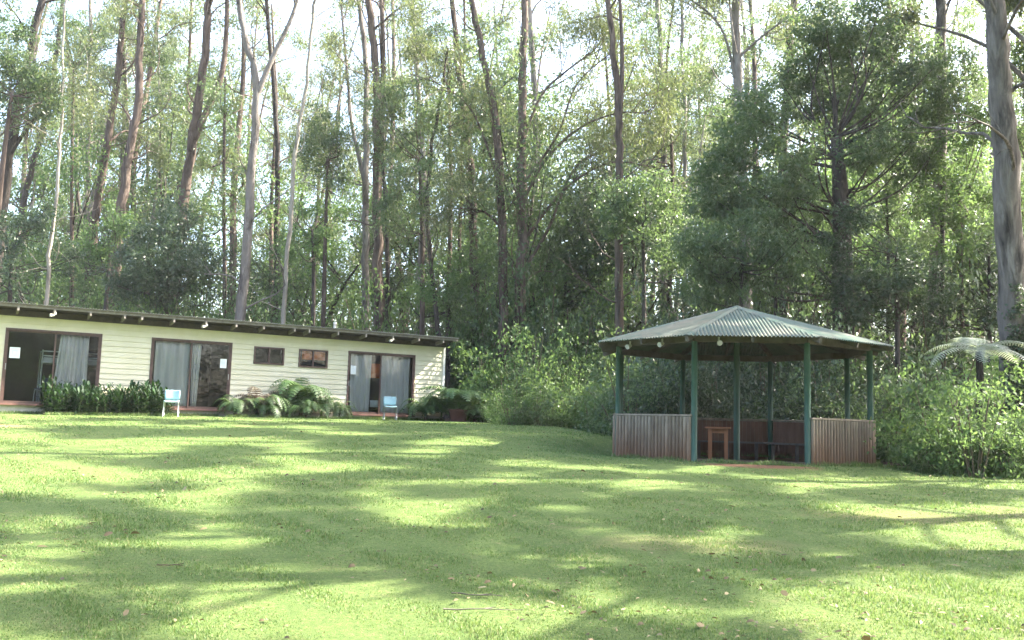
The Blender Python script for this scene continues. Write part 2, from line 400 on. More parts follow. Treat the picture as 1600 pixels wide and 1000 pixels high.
M['dark_timber'] = mat_simple('dark_timber', (.045, .036, .030), (.09, .072, .06), .8, 7, .25, .4, (1, 1, 1))
M['grey_timber'] = mat_simple('grey_timber', (.16, .14, .12), (.27, .24, .21), .85, 8, .2, .4)
M['roof_iron'] = mat_simple('roof_iron', (.22, .22, .20), (.36, .36, .33), .5, 4, .5, .2, (1, 1, 1), .3)
M['sill_red'] = mat_simple('sill_red', (.14, .065, .055), (.22, .11, .09), .6, 9)
M['concrete'] = mat_simple('concrete', (.45, .41, .34), (.58, .54, .45), .85, 6, .2, .3)
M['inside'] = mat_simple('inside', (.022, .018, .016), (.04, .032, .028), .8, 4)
M['white_metal'] = mat_simple('white_metal', (.62, .63, .64), (.74, .75, .76), .4, 9)
M['white_plastic'] = mat_simple('white_plastic', (.72, .70, .66), (.80, .79, .76), .4, 9)
M['lamp_white'] = mat_simple('lamp_white', (.40, .38, .33), (.50, .48, .43), .5, 9)
M['paper'] = mat_simple('paper', (.74, .77, .80), (.82, .84, .86), .6, 5)
M['ink'] = mat_simple('ink', (.42, .46, .50), (.50, .54, .58), .8, 5)
M['cloth_white'] = mat_simple('cloth_white', (.60, .60, .62), (.72, .72, .74), .9, 5)
M['orange'] = mat_simple('orange', (.75, .12, .02), (.85, .20, .04), .8, 6)
M['blue_plastic'] = mat_simple('blue_plastic', (.24, .38, .41), (.31, .45, .48), .5, 5)
M['navy_plastic'] = mat_simple('navy_plastic', (.03, .05, .16), (.05, .08, .22), .4, 5)
M['steel'] = mat_simple('steel', (.30, .31, .31), (.42, .43, .43), .4, 9, .5, .1, (1, 1, 1), .5)
m, n = newmat('curtain_cloth'); co = coords(n, (1, 1, .15)); t = noise(n, co, 7, 5)
r = ramp(n, [(.3, (.72, .68, .69)), (.7, (.85, .81, .82))], t.outputs[0])
p = surf(n, r.outputs[0], .95, None, .1); M['curtain'] = m
m, n = newmat('window_glass'); tb = N(n, 'ShaderNodeBsdfTransparent'); tb.inputs[0].default_value = (.86, .88, .88, 1)
gb = N(n, 'ShaderNodeBsdfGlossy'); gb.inputs['Roughness'].default_value = .02; gb.inputs[0].default_value = (.9, .9, .9, 1); fr = N(n, 'ShaderNodeFresnel'); fr.inputs[0].default_value = 1.4
mx = N(n, 'ShaderNodeMixShader'); n.links.new(fr.outputs[0], mx.inputs[0]); n.links.new(tb.outputs[0], mx.inputs[1]); n.links.new(gb.outputs[0], mx.inputs[2])
o = N(n, 'ShaderNodeOutputMaterial'); n.links.new(mx.outputs[0], o.inputs[0]); M['glass'] = m

A31 = math.radians(31.0); CU = np.array((math.cos(A31), math.sin(A31), 0)); CI = np.array((-math.sin(A31), math.cos(A31), 0))
P0 = px(8, 600, 26.5); CB = np.array((P0[0], P0[1], 1.60))          # left jamb of the first door, foot of the wall
def cab(s, y, z=0): return CB + CU * s + CI * y + np.array((0, 0, z))
def clad_x(x, y, out=0.0):
    """distance along the facade (or the plane `out` in front of it) and height, where photo pixel (x, y) meets it"""
    d = px(x, y, 1.0) - CAM; nn = CI; t = np.dot(CB - CI * out - CAM, nn) / np.dot(d, nn); w = CAM + d * t - CB
    return float(np.dot(w, CU)), float(w[2])
cabin = thing('cabin', 'long cream weatherboard cabin with a flat dark eave and three sliding glass doors', 'cabin', CB, A31)
S0, S1, DEP, HW = -4.2, 13.95, 4.6, 2.70
def opening(xa, ya, xb, yb):    # photo pixels of two opposite corners
    a, b = clad_x(xa, ya), clad_x(xb, yb); return [a[0], min(a[1], b[1]), b[0], max(a[1], b[1])]
D1, D2, D3 = (opening(9, 514, 151, 640), opening(237, 530, 357, 636), opening(544, 552, 645, 650))
for D in (D1, D2, D3): D[1] = .17; D[3] = 2.32
W1, W2 = opening(397, 541, 443, 571), opening(467, 545, 511, 576)
OPEN = [D1, D2, D3, W1, W2]
wb_ = MB(); BH = .165
for k in range(int(HW / BH) + 1):
    z0, z1 = .16 + k * BH, min(.16 + (k + 1) * BH, HW + .02)
    if z0 >= HW: break
    zs = sorted({z0, z1} | {z for o_ in OPEN for z in (o_[1], o_[3]) if z0 < z < z1})
    for za, zb in zip(zs[:-1], zs[1:]):
        cuts = sorted([(o_[0], o_[2]) for o_ in OPEN if o_[1] < (za + zb) / 2 < o_[3]]); x = S0
        pa, pb = .029 - .022 * (za - z0) / BH, .029 - .022 * (zb - z0) / BH
        for c0, c1 in cuts + [(S1, S1)]:
            if c0 > x + .01:
                wb_.hexa([(x, -pa, za), (c0, -pa, za), (c0, .1, za), (x, .1, za), (x, -pb, zb), (c0, -pb, zb), (c0, .1, zb), (x, .1, zb)])
            x = max(x, c1)
wall = wb_.build('wall', M['cream'], cabin)
b = MB(); b.box(S1 + .002, -.03, .16, S1 + .05, DEP, HW); b.box(S0 - .05, -.03, .16, S0 - .002, DEP, HW); b.box(S0, DEP - .1, .16, S1, DEP + .03, HW)
b.build('end_wall', M['cream'], cabin)
b = MB(); b.box(S1 - .02, -.045, .16, S1 + .06, -.0275, HW - .02); b.build('corner_strip', M['white_plastic'], cabin)
b = MB(); b.box(S0, .0, -.3, S1, DEP, .155); b.build('footing', M['concrete'], cabin)
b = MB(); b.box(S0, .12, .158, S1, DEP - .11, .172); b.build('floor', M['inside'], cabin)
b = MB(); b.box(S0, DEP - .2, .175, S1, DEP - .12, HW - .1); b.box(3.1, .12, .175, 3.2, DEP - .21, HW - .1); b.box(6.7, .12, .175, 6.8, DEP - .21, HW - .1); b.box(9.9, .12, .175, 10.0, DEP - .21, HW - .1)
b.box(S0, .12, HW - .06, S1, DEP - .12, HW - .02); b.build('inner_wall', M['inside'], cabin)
# roof: corrugated sheet, purlin board along the edge, soffit and rafter tails
OV = .62
rb = MB(); xs = np.arange(S0 - .5, S1 + .27, .019); zc = .014 * np.sin(xs * 2 * math.pi / .076)
yy = np.array((-OV - .10, DEP + .5)); zz = np.array((HW + .285, HW + .02))
v = [(x, y, z + c) for x, c in zip(xs, zc) for y, z in zip(yy, zz)] + [(x, y, z + c - .006) for x, c in zip(xs, zc) for y, z in zip(yy, zz)]
k = len(xs) * 2; f = []
for i in range(len(xs) - 1):
    a = i * 2; f += [(a, a + 2, a + 3, a + 1), (k + a, k + a + 1, k + a + 3, k + a + 2), (a, k + a, k + a + 2, a + 2)]
rb.add(v, f, False); roof = rb.build('roof', M['roof_iron'], cabin)
b = MB(); b.bar((S0 - .5, -OV, HW + .222), (S1 + .25, -OV, HW + .222), .045, .085); b.build('fascia', M['grey_timber'], cabin)
b = MB(); b.hexa([(S0 - .5, -OV + .03, HW + .19), (S1 + .23, -OV + .03, HW + .19), (S1 + .23, DEP + .3, HW - .02), (S0 - .5, DEP + .3, HW - .02), (S0 - .5, -OV + .03, HW + .245), (S1 + .23, -OV + .03, HW + .245), (S1 + .23, DEP + .3, HW + .0), (S0 - .5, DEP + .3, HW + .0)])
b.build('soffit', M['dark_timber'], cabin)
b = MB(); b.box(S0, -.075, HW - .03, S1 + .05, -.03, HW + .14); b.build('top_plate', M['dark_timber'], cabin)
for xr in (29, 86, 142, 195, 222, 272, 322, 369, 412, 460, 483, 528, 571.6, 613.6, 654, 692):
    s = clad_x(xr, 478 + xr * .080, OV)[0]
    b = MB(); b.bar((s, -OV + .035 - .09, HW + .135), (s, .0, HW + .07), .055, .115); b.build('rafter', M['grey_timber'], cabin)
for s in (S0 + .4, S0 + 1.7, -1.3): MB().bar((s, -OV - .055, HW + .135), (s, .0, HW + .07), .055, .115).build('rafter', M['grey_timber'], cabin)
for xl, yl in ((86, 497), (322, 516), (613, 539)):
    s = clad_x(xl, yl, OV)[0]; b = MB()
    b.bar((s, -OV - .06, HW + .10), (s, -OV - .06, HW + .035), .05, .05, (0, 1, 0))
    lamp = b.build('floodlight', M['lamp_white'], cabin)
    b = MB(); v0 = Vector((s - .02, -OV - .06, HW + .02)); d = Vector((-.75, -.35, -.12)).normalized()
    b.tube([v0, v0 + d * .05, v0 + d * .14], [.022, .032, .045], 12); b.build('lamp_head', M['lamp_white'], lamp)
s, z = clad_x(523, 516, -.4); b = MB(); b.tube([(s, .4, HW + .15), (s, .4, HW + .56)], .045, 12); b.tube([(s, .4, HW + .561), (s, .4, HW + .60)], .058, 12)
b.build('vent_pipe', M['white_plastic'], cabin)

def sliding_door(D, mid, handle_side):
    x0, z0, x1, z1 = D; w = .055; f = MB()
    f.box(x0, -.04, z0 - .0, x0 + w, .09, z1); f.box(x1 - w, -.04, z0, x1, .09, z1); f.box(x0 + w, -.04, z1 - w, x1 - w, .09, z1)
    root = f.build('sliding_door', M['brown_frame'], cabin)
    s = MB(); s.box(x0 - .03, -.10, z0 - .055, x1 + .03, .09, z0 - .002); s.build('sill', M['sill_red'], root)
    for (a, b_, y) in ((x0 + w, mid + .03, .035), (mid - .03, x1 - w, -.005)):
        g = MB(); e = .04
        g.box(a, y - .015, z0, a + e, y + .015, z1 - w); g.box(b_ - e, y - .015, z0, b_, y + .015, z1 - w)
        g.box(a + e, y - .015, z0, b_ - e, y + .015, z0 + e + .03); g.box(a + e, y - .015, z1 - w - e, b_ - e, y + .015, z1 - w)
        g.build('sash', M['brown_frame'], root)
        p = MB(); p.box(a + e, y - .003, z0 + e + .03, b_ - e, y + .003, z1 - w - e); p.build('pane', M['glass'], root)
    hx = x0 + w + .02 if handle_side < 0 else x1 - w - .02; yh = .035 if handle_side < 0 else -.005
    h = MB(); h.bar((hx, yh - .045, z0 + .95), (hx, yh - .045, z0 + 1.13), .02, .02, (0, 1, 0)); h.box(hx - .01, yh - .036, z0 + .96, hx + .01, yh - .0155, z0 + .98); h.box(hx - .01, yh - .036, z0 + 1.10, hx + .01, yh - .0155, z0 + 1.12)
    h.build('handle', M['steel'], root)
mid1, mid2, mid3 = clad_x(84, 570)[0], clad_x(298, 570)[0], clad_x(594, 600)[0]
sliding_door(D1, mid1, -1); sliding_door(D2, mid2, 1); sliding_door(D3, mid3, -1)
for W in (W1, W2):
    x0, z0, x1, z1 = W; f = MB(); w = .05
    f.box(x0, -.045, z0, x0 + w, .09, z1); f.box(x1 - w, -.045, z0, x1, .09, z1); f.box(x0 + w, -.045, z1 - w, x1 - w, .09, z1); f.box(x0 + w, -.06, z0, x1 - w, .09, z0 + w); f.box((x0 + x1) / 2 - .025, -.03, z0 + w, (x0 + x1) / 2 + .025, .05, z1 - w)
    root = f.build('window', M['brown_frame'], cabin)
    p = MB(); p.box(x0 + w, .0, z0 + w, (x0 + x1) / 2 - .025, .006, z1 - w); p.box((x0 + x1) / 2 + .025, .0, z0 + w, x1 - w, .006, z1 - w); p.build('pane', M['glass'], root)

# curtains behind the glass: things that hang in the rooms
def curtain(label, xa, xb, ya, yb, waves, xa2=None, xb2=None, y0=.14, top=.0):
    s0, s1 = clad_x(xa, (ya + yb) / 2)[0], clad_x(xb, (ya + yb) / 2)[0]
    t0, t1 = (s0, s1) if xa2 is None else (clad_x(xa2, yb)[0], clad_x(xb2, yb)[0])
    root_at = cab((s0 + s1) / 2, y0, .18); nu, nv = int(waves * 12) + 1, 14; rg = random.Random(int(xa)); ph = [rg.uniform(-.5, .5) for _ in range(9)]
    v = []
    for j in range(nv):
        tz = j / (nv - 1); z = .03 + tz * (2.06 - .03)
        for i in range(nu):
            u = i / (nu - 1); k_ = tz ** .8
            s = (t0 + (t1 - t0) * u) * (1 - k_) + (s0 + (s1 - s0) * u) * k_
            y = (.035 + .012 * ph[i // 12 % 9]) * math.sin(u * waves * 2 * math.pi + ph[int(u * 8)] * .3 + .35 * math.sin(tz * 3)) + .012 * math.sin(u * 5 + tz * 4)
            v.append((s - (s0 + s1) / 2, y, z))
    q = [(j * nu + i, j * nu + i + 1, (j + 1) * nu + i + 1, (j + 1) * nu + i) for j in range(nv - 1) for i in range(nu - 1)]
    me = fast_mesh('curtain', v, q); o = mesh_obj('curtain', me, M['curtain'], None, True)
    o.location = root_at; o.rotation_euler = (0, 0, A31); so_ = o.modifiers.new('thick', 'SOLIDIFY'); so_.thickness = .006
    tag(o, label, 'curtain', 'pale curtains behind the sliding doors')
curtain('pale curtain bunched in folds behind the door with the bunk bed', 92, 137, 530, 630, 7, 78, 134)
curtain('flat pale lilac curtain closed behind the door beside the turquoise chair', 242, 297, 535, 630, 4)
curtain('narrow pale curtain strip beside the dark half of the middle door', 299, 314, 540, 640, 3, 299, 307)
curtain('pale curtain behind the paper notice, left of the orange cloth gap', 549, 582, 560, 645, 4, 549, 578)
curtain('wide pale curtain filling the right half of the end door', 597, 642, 560, 645, 5, 597, 640)

def on_clad(name, label, cat_, x, y, out, mat, build, group=None):
    s, z = clad_x(x, y, out); o = build().build(name, mat); o.location = cab(s, -out, z); o.rotation_euler = (0, 0, A31)
    return tag(o, label, cat_, group)
def notice(x, y, w, h, label, y_plane):
    def bld():
        b = MB(); nu = 5
        for i in range(nu):
            for j in range(2): pass
        b.box(-w / 2, -.002, -h / 2, w / 2, .002, h / 2); return b
    o = on_clad('paper_notice', label, 'notice', x, y, y_plane, M['paper'], bld, 'paper notices taped to the doors')
    b = MB(); rg = random.Random(int(x))
    if w > .25:
        for a, c_, e, g_ in ((-.06, .05, .06, .056), (-.06, -.05, .06, -.044), (-.06, -.044, -.054, .05), (.054, -.044, .06, .05)): b.box(a, -.0045, c_, e, -.0025, g_)
    for k in range(6):
        zz_ = h * .36 - k * h * .13
        if w > .25 and abs(zz_) < .07: continue
        b.box(-w * .36, -.0045, zz_, w * rg.uniform(.05, .36), -.0025, zz_ + .008)
    b.build('printed_lines', M['ink'], o)
notice(23, 551, .27, .31, 'square white notice taped to the dark glass of the far left door', -.027)
notice(349, 568, .20, .29, 'white notice taped to the dark glass right of the narrow curtain', .010)
notice(552, 578, .19, .30, 'white notice hanging in front of a closed pale curtain by the brown frame', -.027)

# inside the rooms
root = thing('bunk_bed', 'white metal bunk bed seen through the glass of the left door', 'bunk bed', cab(1.7, 1.2, .175), A31)
lx = -.75
for X in (lx, 1.05):
    for Y in (-.42, .42): MB().tube([(X, Y, 0), (X, Y, 1.62)], .024, 8).build('post', M['white_metal'], root)
for Z in (1.25, 1.44, 1.58): MB().bar((lx, -.42, Z), (1.05, -.42, Z), .03, .035).build('rail', M['white_metal'], root)
MB().bar((lx, -.42, .38), (1.05, -.42, .38), .03, .06).build('rail', M['white_metal'], root)
for X in (lx, 1.05): MB().bar((X, -.42, 1.58), (X, .42, 1.58), .03, .03).build('rail', M['white_metal'], root)
MB().bbox(lx + .03, -.40, 1.22, 1.02, .42, 1.40, .03).build('mattress', M['cloth_white'], root)
MB().bbox(lx + .03, -.40, .38, 1.02, .42, .52, .03).build('mattress', M['inside'], root)
def clad_in(x, depth, z): return cab(clad_x(x, 600, -depth)[0], depth, z)

def chair(label, loc, rz, shell, legs, group):
    root = thing('plastic_chair', label, 'chair', loc, rz, group)      # faces local -y
    def shell_mesh(ps, half):
        b = MB(); nv, nu = len(ps), 9; v = []
        for sgn in (0, 1):
            for (y, z, w, bow, ny, nz) in ps:
                for i in range(nu):
                    u = -1 + 2 * i / (nu - 1); v.append((u * w, y - bow * u * u + sgn * ny * .007, z + (nz * .007 * sgn) + (.02 * u * u if ps is SEAT else 0)))
        f = []; k = nv * nu
        for j in range(nv - 1):
            for i in range(nu - 1):
                a = j * nu + i; f.append((a, a + 1, a + nu + 1, a + nu)); f.append((k + a, k + a + nu, k + a + nu + 1, k + a + 1))
        for i in range(nu - 1):
            f.append((i + 1, i, k + i, k + i + 1)); a = (nv - 1) * nu + i; f.append((a, a + 1, k + a + 1, k + a))
        for j in range(nv - 1):
            a = j * nu; f.append((a, a + nu, k + a + nu, k + a)); a += nu - 1; f.append((a + nu, a, k + a, k + a + nu))
        b.add(v, f, True); return b
    SEAT = [(-.23, .425, .20, 0, 0, -1), (-.21, .442, .215, 0, 0, -1), (-.10, .446, .22, 0, 0, -1), (.06, .440, .22, 0, 0, -1), (.17, .445, .215, 0, 0, -1), (.205, .47, .21, 0, .7, -.7)]
    shell_mesh(SEAT, .2).build('seat', shell, root)
    BACK = [(.212, .50, .205, .02, 1, 0), (.222, .56, .215, .035, 1, 0), (.24, .66, .225, .045, 1, 0), (.255, .75, .22, .045, 1, 0), (.262, .79, .19, .04, 1, 0)]
    shell_mesh(BACK, .2).build('backrest', shell, root)
    for sx in (-1, 1):
        MB().tube([(sx * .20, -.20, .418), (sx * .205, -.215, .2), (sx * .21, -.225, 0)], .012, 8).build('leg', legs, root)
        MB().tube([(sx * .19, .17, .418), (sx * .20, .22, .2), (sx * .205, .25, 0)], .012, 8).build('leg', legs, root)
    b = MB(); pts = [(-.2, -.2, .418), (.2, -.2, .418), (.19, .17, .418), (-.19, .17, .418), (-.2, -.2, .418)]
    for p, q in zip(pts[:-1], pts[1:]): b.bar(p, q, .022, .022)
    b.build('seat_frame', legs, root); return root
def onground(x, y, depth):
    p = px(x, y, depth); return (p[0], p[1], gz(p[0], p[1]) + .004)
chair('turquoise plastic chair with white legs on the grass before the middle door', onground(267, 645, 27.6), A31 - .25, M['blue_plastic'], M['white_metal'], 'plastic chairs outside the cabin')
chair('pale blue plastic chair with grey legs by the step of the end door', onground(609, 655, 31.4), .22, M['blue_plastic'], M['steel'], 'plastic chairs outside the cabin')
p = clad_in(71, .75, .175); chair('dark navy chair standing inside behind the left door glass', p, A31 - .6, M['navy_plastic'], M['white_metal'], 'plastic chairs inside the cabin')
# orange cloth and pale sheet seen in the gap of the end door, red blind in the second window
def hang(name, label, cat_, x, depth, z0, z1, w, mat):
    b = MB(); v = []; nu = 9
    for z in (z0, (z0 + z1) / 2, z1):
        for i in range(nu): v.append((-w / 2 + w * i / (nu - 1), .02 * math.sin(i * 1.6 + z), z))
    f = [(j * nu + i, j * nu + i + 1, (j + 1) * nu + i + 1, (j + 1) * nu + i) for j in range(2) for i in range(nu - 1)]
    b.add(v, f, True); o = b.build(name, mat); o.location = clad_in(x, depth, 0); o.rotation_euler = (0, 0, A31)
    s_ = o.modifiers.new('thick', 'SOLIDIFY'); s_.thickness = .01; tag(o, label, cat_)
hang('orange_cloth', 'bright orange cloth hanging in the gap between the end door curtains', 'cloth', 588, .40, 1.45, 1.95, .5, M['orange'])
hang('white_sheet', 'pale blue sheet low in the gap between the end door curtains', 'sheet', 586, .30, .42, .66, .30, M['paper'])
hang('red_blind', 'rust red half drawn blind behind the right small window', 'blind', 489, .12, 1.93, 2.30, .85, M['orange'])

# ------------------------------------------------------------------ gazebo
m, n = newmat('post_green'); co = coords(n, (1, 1, .35)); t = noise(n, co, 3.5, 6, .65); t2 = noise(n, co, 17, 6, .7)
r = ramp(n, [(.3, (.026, .062, .042)), (.55, (.042, .092, .064)), (.75, (.075, .115, .085))], t.outputs[0]); r2 = ramp(n, [(.64, (0, 0, 0)), (.70, (.8, .8, .8))], t2.outputs[0])
surf(n, mixc(n, r2.outputs[0], r.outputs[0], (.12, .11, .085)), .6, bump(n, t2.outputs[0], .3, .01), .3); M['post_green'] = m
m, n = newmat('paling_wood'); co = coords(n, (1, 1, .25)); t = noise(n, co, 9, 6, .65)
r = ramp(n, [(.25, (.115, .092, .070)), (.5, (.225, .182, .14)), (.75, (.33, .275, .217))], t.outputs[0])
sx = N(n, 'ShaderNodeSeparateXYZ'); tc = N(n, 'ShaderNodeTexCoord'); n.links.new(tc.outputs['Object'], sx.inputs[0])
nz = noise(n, coords(n, (1, 1, .3)), 2.2, 5); ma = N(n, 'ShaderNodeMath', operation='MULTIPLY_ADD'); n.links.new(nz.outputs[0], ma.inputs[0]); ma.inputs[1].default_value = -.8
n.links.new(sx.outputs[2], ma.inputs[2])
mr = N(n, 'ShaderNodeMapRange'); n.links.new(ma.outputs[0], mr.inputs[0]); mr.inputs[1].default_value = -.38; mr.inputs[2].default_value = .42; mr.inputs[3].default_value = .95; mr.inputs[4].default_value = 0
c = mixc(n, mr.outputs[0], r.outputs[0], (.165, .085, .046))      # red soil splashed up the foot of the logs
g = N(n, 'ShaderNodeNewGeometry'); mv = N(n, 'ShaderNodeMapRange'); mv.inputs[3].default_value = .78; mv.inputs[4].default_value = 1.2; n.links.new(g.outputs['Random Per Island'], mv.inputs[0])
hv = N(n, 'ShaderNodeHueSaturation'); n.links.new(c, hv.inputs['Color']); n.links.new(mv.outputs[0], hv.inputs['Value'])
t4 = noise(n, coords(n, (1, 1, .1)), 40, 5); surf(n, hv.outputs[0], .8, bump(n, t4.outputs[0], .4, .01), .25); M['paling'] = m
M['inner_wood'] = mat_simple('inner_wood', (.10, .048, .030), (.17, .085, .052), .7, 6, .3, .3, (1, 1, .2))
M['table_wood'] = mat_simple('table_wood', (.22, .085, .036), (.32, .13, .058), .5, 7, .4, .2, (1, 1, .2))
M['beam_wood'] = mat_simple('beam_wood', (.085, .072, .06), (.15, .13, .11), .8, 6, .25, .3)
M['deck_wood'] = mat_simple('deck_wood', (.075, .05, .04), (.14, .10, .075), .8, 5, .25, .3, (.2, 1, 1))
m, n = newmat('green_iron'); co = coords(n); t = noise(n, co, 1.3, 7, .7, .5); t2 = noise(n, co, 5, 6, .7)
r = ramp(n, [(.36, (.065, .115, .085)), (.5, (.11, .138, .105)), (.66, (.165, .162, .125))], t.outputs[0])
r2 = ramp(n, [(.52, (0, 0, 0)), (.72, (.7, .7, .7))], t2.outputs[0]); c = mixc(n, r2.outputs[0], r.outputs[0], (.15, .13, .095))
surf(n, c, .62, None, .25); M['green_iron'] = m

GA = -math.radians(8.0)
gaz = thing('gazebo', 'open octagonal gazebo with green posts, log half walls and faded green corrugated roof', 'gazebo', (GZC[0], GZC[1], .93), GA)
SIDE = 2.20; AP = SIDE * (1 + math.sqrt(2)) / 2; CR = SIDE / (2 * math.sin(math.pi / 8))
VT = [(CR * math.cos(math.radians(-112.5 + 45 * k)), CR * math.sin(math.radians(-112.5 + 45 * k))) for k in range(8)]   # 0 front left, 1 front right, then anticlockwise
FL, PH = -.08, 2.42
b = MB(); b.add([(x * .985, y * .985, -.20) for x, y in VT] + [(x * .985, y * .985, FL) for x, y in VT], [tuple(range(8, 16))] + [(k, (k + 1) % 8, 8 + (k + 1) % 8, 8 + k) for k in range(8)]); b.build('deck', M['deck_wood'], gaz)
b = MB(); fl, fr_ = Vector((*VT[0], 0)), Vector((*VT[1], 0)); b.bar(fl + Vector((.06, -.03, -.01)), fr_ + Vector((-.06, -.03, -.01)), .04, .15); b.build('step_board', M['deck_wood'], gaz)
for k, (x, y) in enumerate(VT):
    b = MB(); b.tube([(x, y, -.1), (x, y, PH)], .062, 14); b.build('post', M['post_green'], gaz)
b = MB(); b.tube([(0, 0, FL + .002), (0, 0, 3.30)], .07, 14); b.build('centre_post', M['post_green'], gaz)
rg = random.Random(4)
for k in range(1, 8):                                   # seven walled sides, the front one is open
    a, c = Vector((*VT[k], 0)), Vector((*VT[(k + 1) % 8], 0)); d = (c - a).normalized(); nrm = Vector((d.y, -d.x, 0))
    b = MB(); L = (c - a).length; np_ = 22; w = (L - .04) / np_
    for i in range(np_):
        p = a + d * (.02 + w * (i + .5)) + nrm * .065; h = .90 + rg.uniform(-.006, .006); r_ = w / 2 * rg.uniform(.96, 1.0); prof = []
        for j in range(9):
            an = math.pi * j / 8; prof.append(p + d * (-math.cos(an) * r_) + nrm * (math.sin(an) * r_ * 1.05))
        v = [(q.x, q.y, -.20) for q in prof] + [(q.x, q.y, h) for q in prof]
        b.add(v, [(j, j + 1, 10 + j, 9 + j) for j in range(8)] + [tuple(range(9, 18)), (0, 9, 17, 8)], False)
    hw = b.build('half_wall', M['paling'], gaz)
    b = MB(); b.bar(a + d * .0 + nrm * .05 + Vector((0, 0, .925)), c - d * .0 + nrm * .05 + Vector((0, 0, .925)), .13, .035); b.build('cap_rail', M['paling'], hw)
    b = MB()
    for i in range(20):
        q0 = a + d * (.1 + (L - .2) * i / 20) - nrm * .02; q1 = a + d * (.1 + (L - .2) * (i + .93) / 20) - nrm * .02
        b.bar((q0.x, q0.y, .50), (q1.x, q1.y, .50), .02, .76)
    b.build('lining', M['inner_wood'], hw)
    a2, c2 = a * .80, c * .80
    if k in (2, 3, 4, 5, 6):
        b = MB()
        for t_ in (0, .12):
            b.bar(Vector((a.x * (.915 - t_), a.y * (.915 - t_), FL + .43)), Vector((c.x * (.915 - t_), c.y * (.915 - t_), FL + .43)), .105, .04)
        be = b.build('bench', M['beam_wood'], gaz)
        for t_ in (.12, .5, .88):
            q = a * .84 + (c - a) * .84 * t_; MB().bar((q.x, q.y, FL + .002), (q.x, q.y, FL + .408), .07, .07, (0, 1, 0)).build('leg', M['beam_wood'], be)
# roof framing and corrugated roof
EZ, RZ, OVR = 2.50, 3.46, .46
for k in range(8):
    a, c = Vector((*VT[k], PH + .06)), Vector((*VT[(k + 1) % 8], PH + .06)); MB().bar(a, c, .07, .15).build('beam', M['beam_wood'], gaz)
    vx = Vector((*VT[k], 0)); out = vx.normalized(); R_ = CR + OVR / math.cos(math.pi / 8) - .02
    b = MB(); zt = lambda r: EZ + (RZ - EZ) * (1 - r / (CR + OVR / math.cos(math.pi / 8))) - .075
    b.bar(out * .1 + Vector((0, 0, zt(.1))), out * R_ + Vector((0, 0, zt(R_))), .06, .115); b.build('rafter', M['beam_wood'], gaz)
    mid = (Vector((*VT[k], 0)) + Vector((*VT[(k + 1) % 8], 0))) / 2; o2 = mid.normalized(); Rm = AP + OVR - .03
    zm = lambda r: EZ + (RZ - EZ) * (1 - r / (AP + OVR)) - .075
    b = MB(); b.bar(o2 * .6 + Vector((0, 0, zm(.6))), o2 * Rm + Vector((0, 0, zm(Rm))), .05, .10); b.build('rafter', M['beam_wood'], gaz)
rb = MB()
APR = AP + OVR; HALF = APR * math.tan(math.pi / 8)
for k in range(8):
    ang = math.radians(-90 + 45 * k); o2 = Vector((math.cos(ang), math.sin(ang), 0)); tg = Vector((-math.sin(ang), math.cos(ang), 0))
    us = np.arange(-HALF, HALF + 1e-6, .0127 * 1.5); v = []; f = []
    nn = (o2 * (RZ - EZ) + Vector((0, 0, APR))).normalized()
    for u in us:
        top = 1 - abs(u) / HALF; off = nn * (.018 * math.sin(u * 2 * math.pi / .076) * min(1, top * 20))
        e = o2 * APR + tg * float(u) + Vector((0, 0, EZ)) + off
        t_ = o2 * (APR * (1 - top)) + tg * float(u) + Vector((0, 0, EZ + (RZ - EZ) * top)) + off
        v += [e, t_, e - nn * .006, t_ - nn * .006]
    for i in range(len(us) - 1):
        p = i * 4; f += [(p, p + 4, p + 5, p + 1), (p + 2, p + 3, p + 7, p + 6), (p, p + 2, p + 6, p + 4)]
    rb.add(v, f, False)
rf = rb.build('roof', M['green_iron'], gaz)
for k in range(8):
    out = Vector((*VT[k], 0)).normalized(); R_ = APR / math.cos(math.pi / 8)
    b = MB(); p0 = out * (R_ - .01) + Vector((0, 0, EZ + .016)); p1 = Vector((0, 0, RZ + .018)) + out * .05; tg = Vector((-out.y, out.x, 0)) * .075
    dz = Vector((0, 0, -.03)); th = Vector((0, 0, .006))
    b.add([p0 - tg + dz, p0 + th, p0 + tg + dz, p1 - tg + dz, p1 + th, p1 + tg + dz], [(0, 1, 4, 3), (1, 2, 5, 4)]); b.build('hip_cap', M['green_iron'], rf)
b = MB(); b.lathe([(.13, -.03), (.10, .015), (.02, .045)], (0, 0, RZ), 12); b.build('roof_cap', M['green_iron'], rf)
for kx, t_, rr_ in ((7, .25, 1), (7, .68, 1), (0, .21, 1)):
    a, c = Vector((*VT[kx], 0)), Vector((*VT[(kx + 1) % 8], 0)); p = (a + (c - a) * t_); nrm = ((a + c) / 2).normalized(); p = p + nrm * .20
    b = MB(); b.tube([p + Vector((0, 0, PH + .075)), p + Vector((0, 0, PH - .0))], .018, 8); sp = b.build('spotlight', M['lamp_white'], gaz)
    hd = (nrm + Vector((.15 if t_ > .2 else -.5, 0, -.25))).normalized(); q = p + Vector((0, 0, PH - .03))
    b = MB(); b.tube([q - hd * .04, q + hd * .03, q + hd * .10], [.025, .04, .056], 14); b.build('lamp_head', M['lamp_white'], sp)
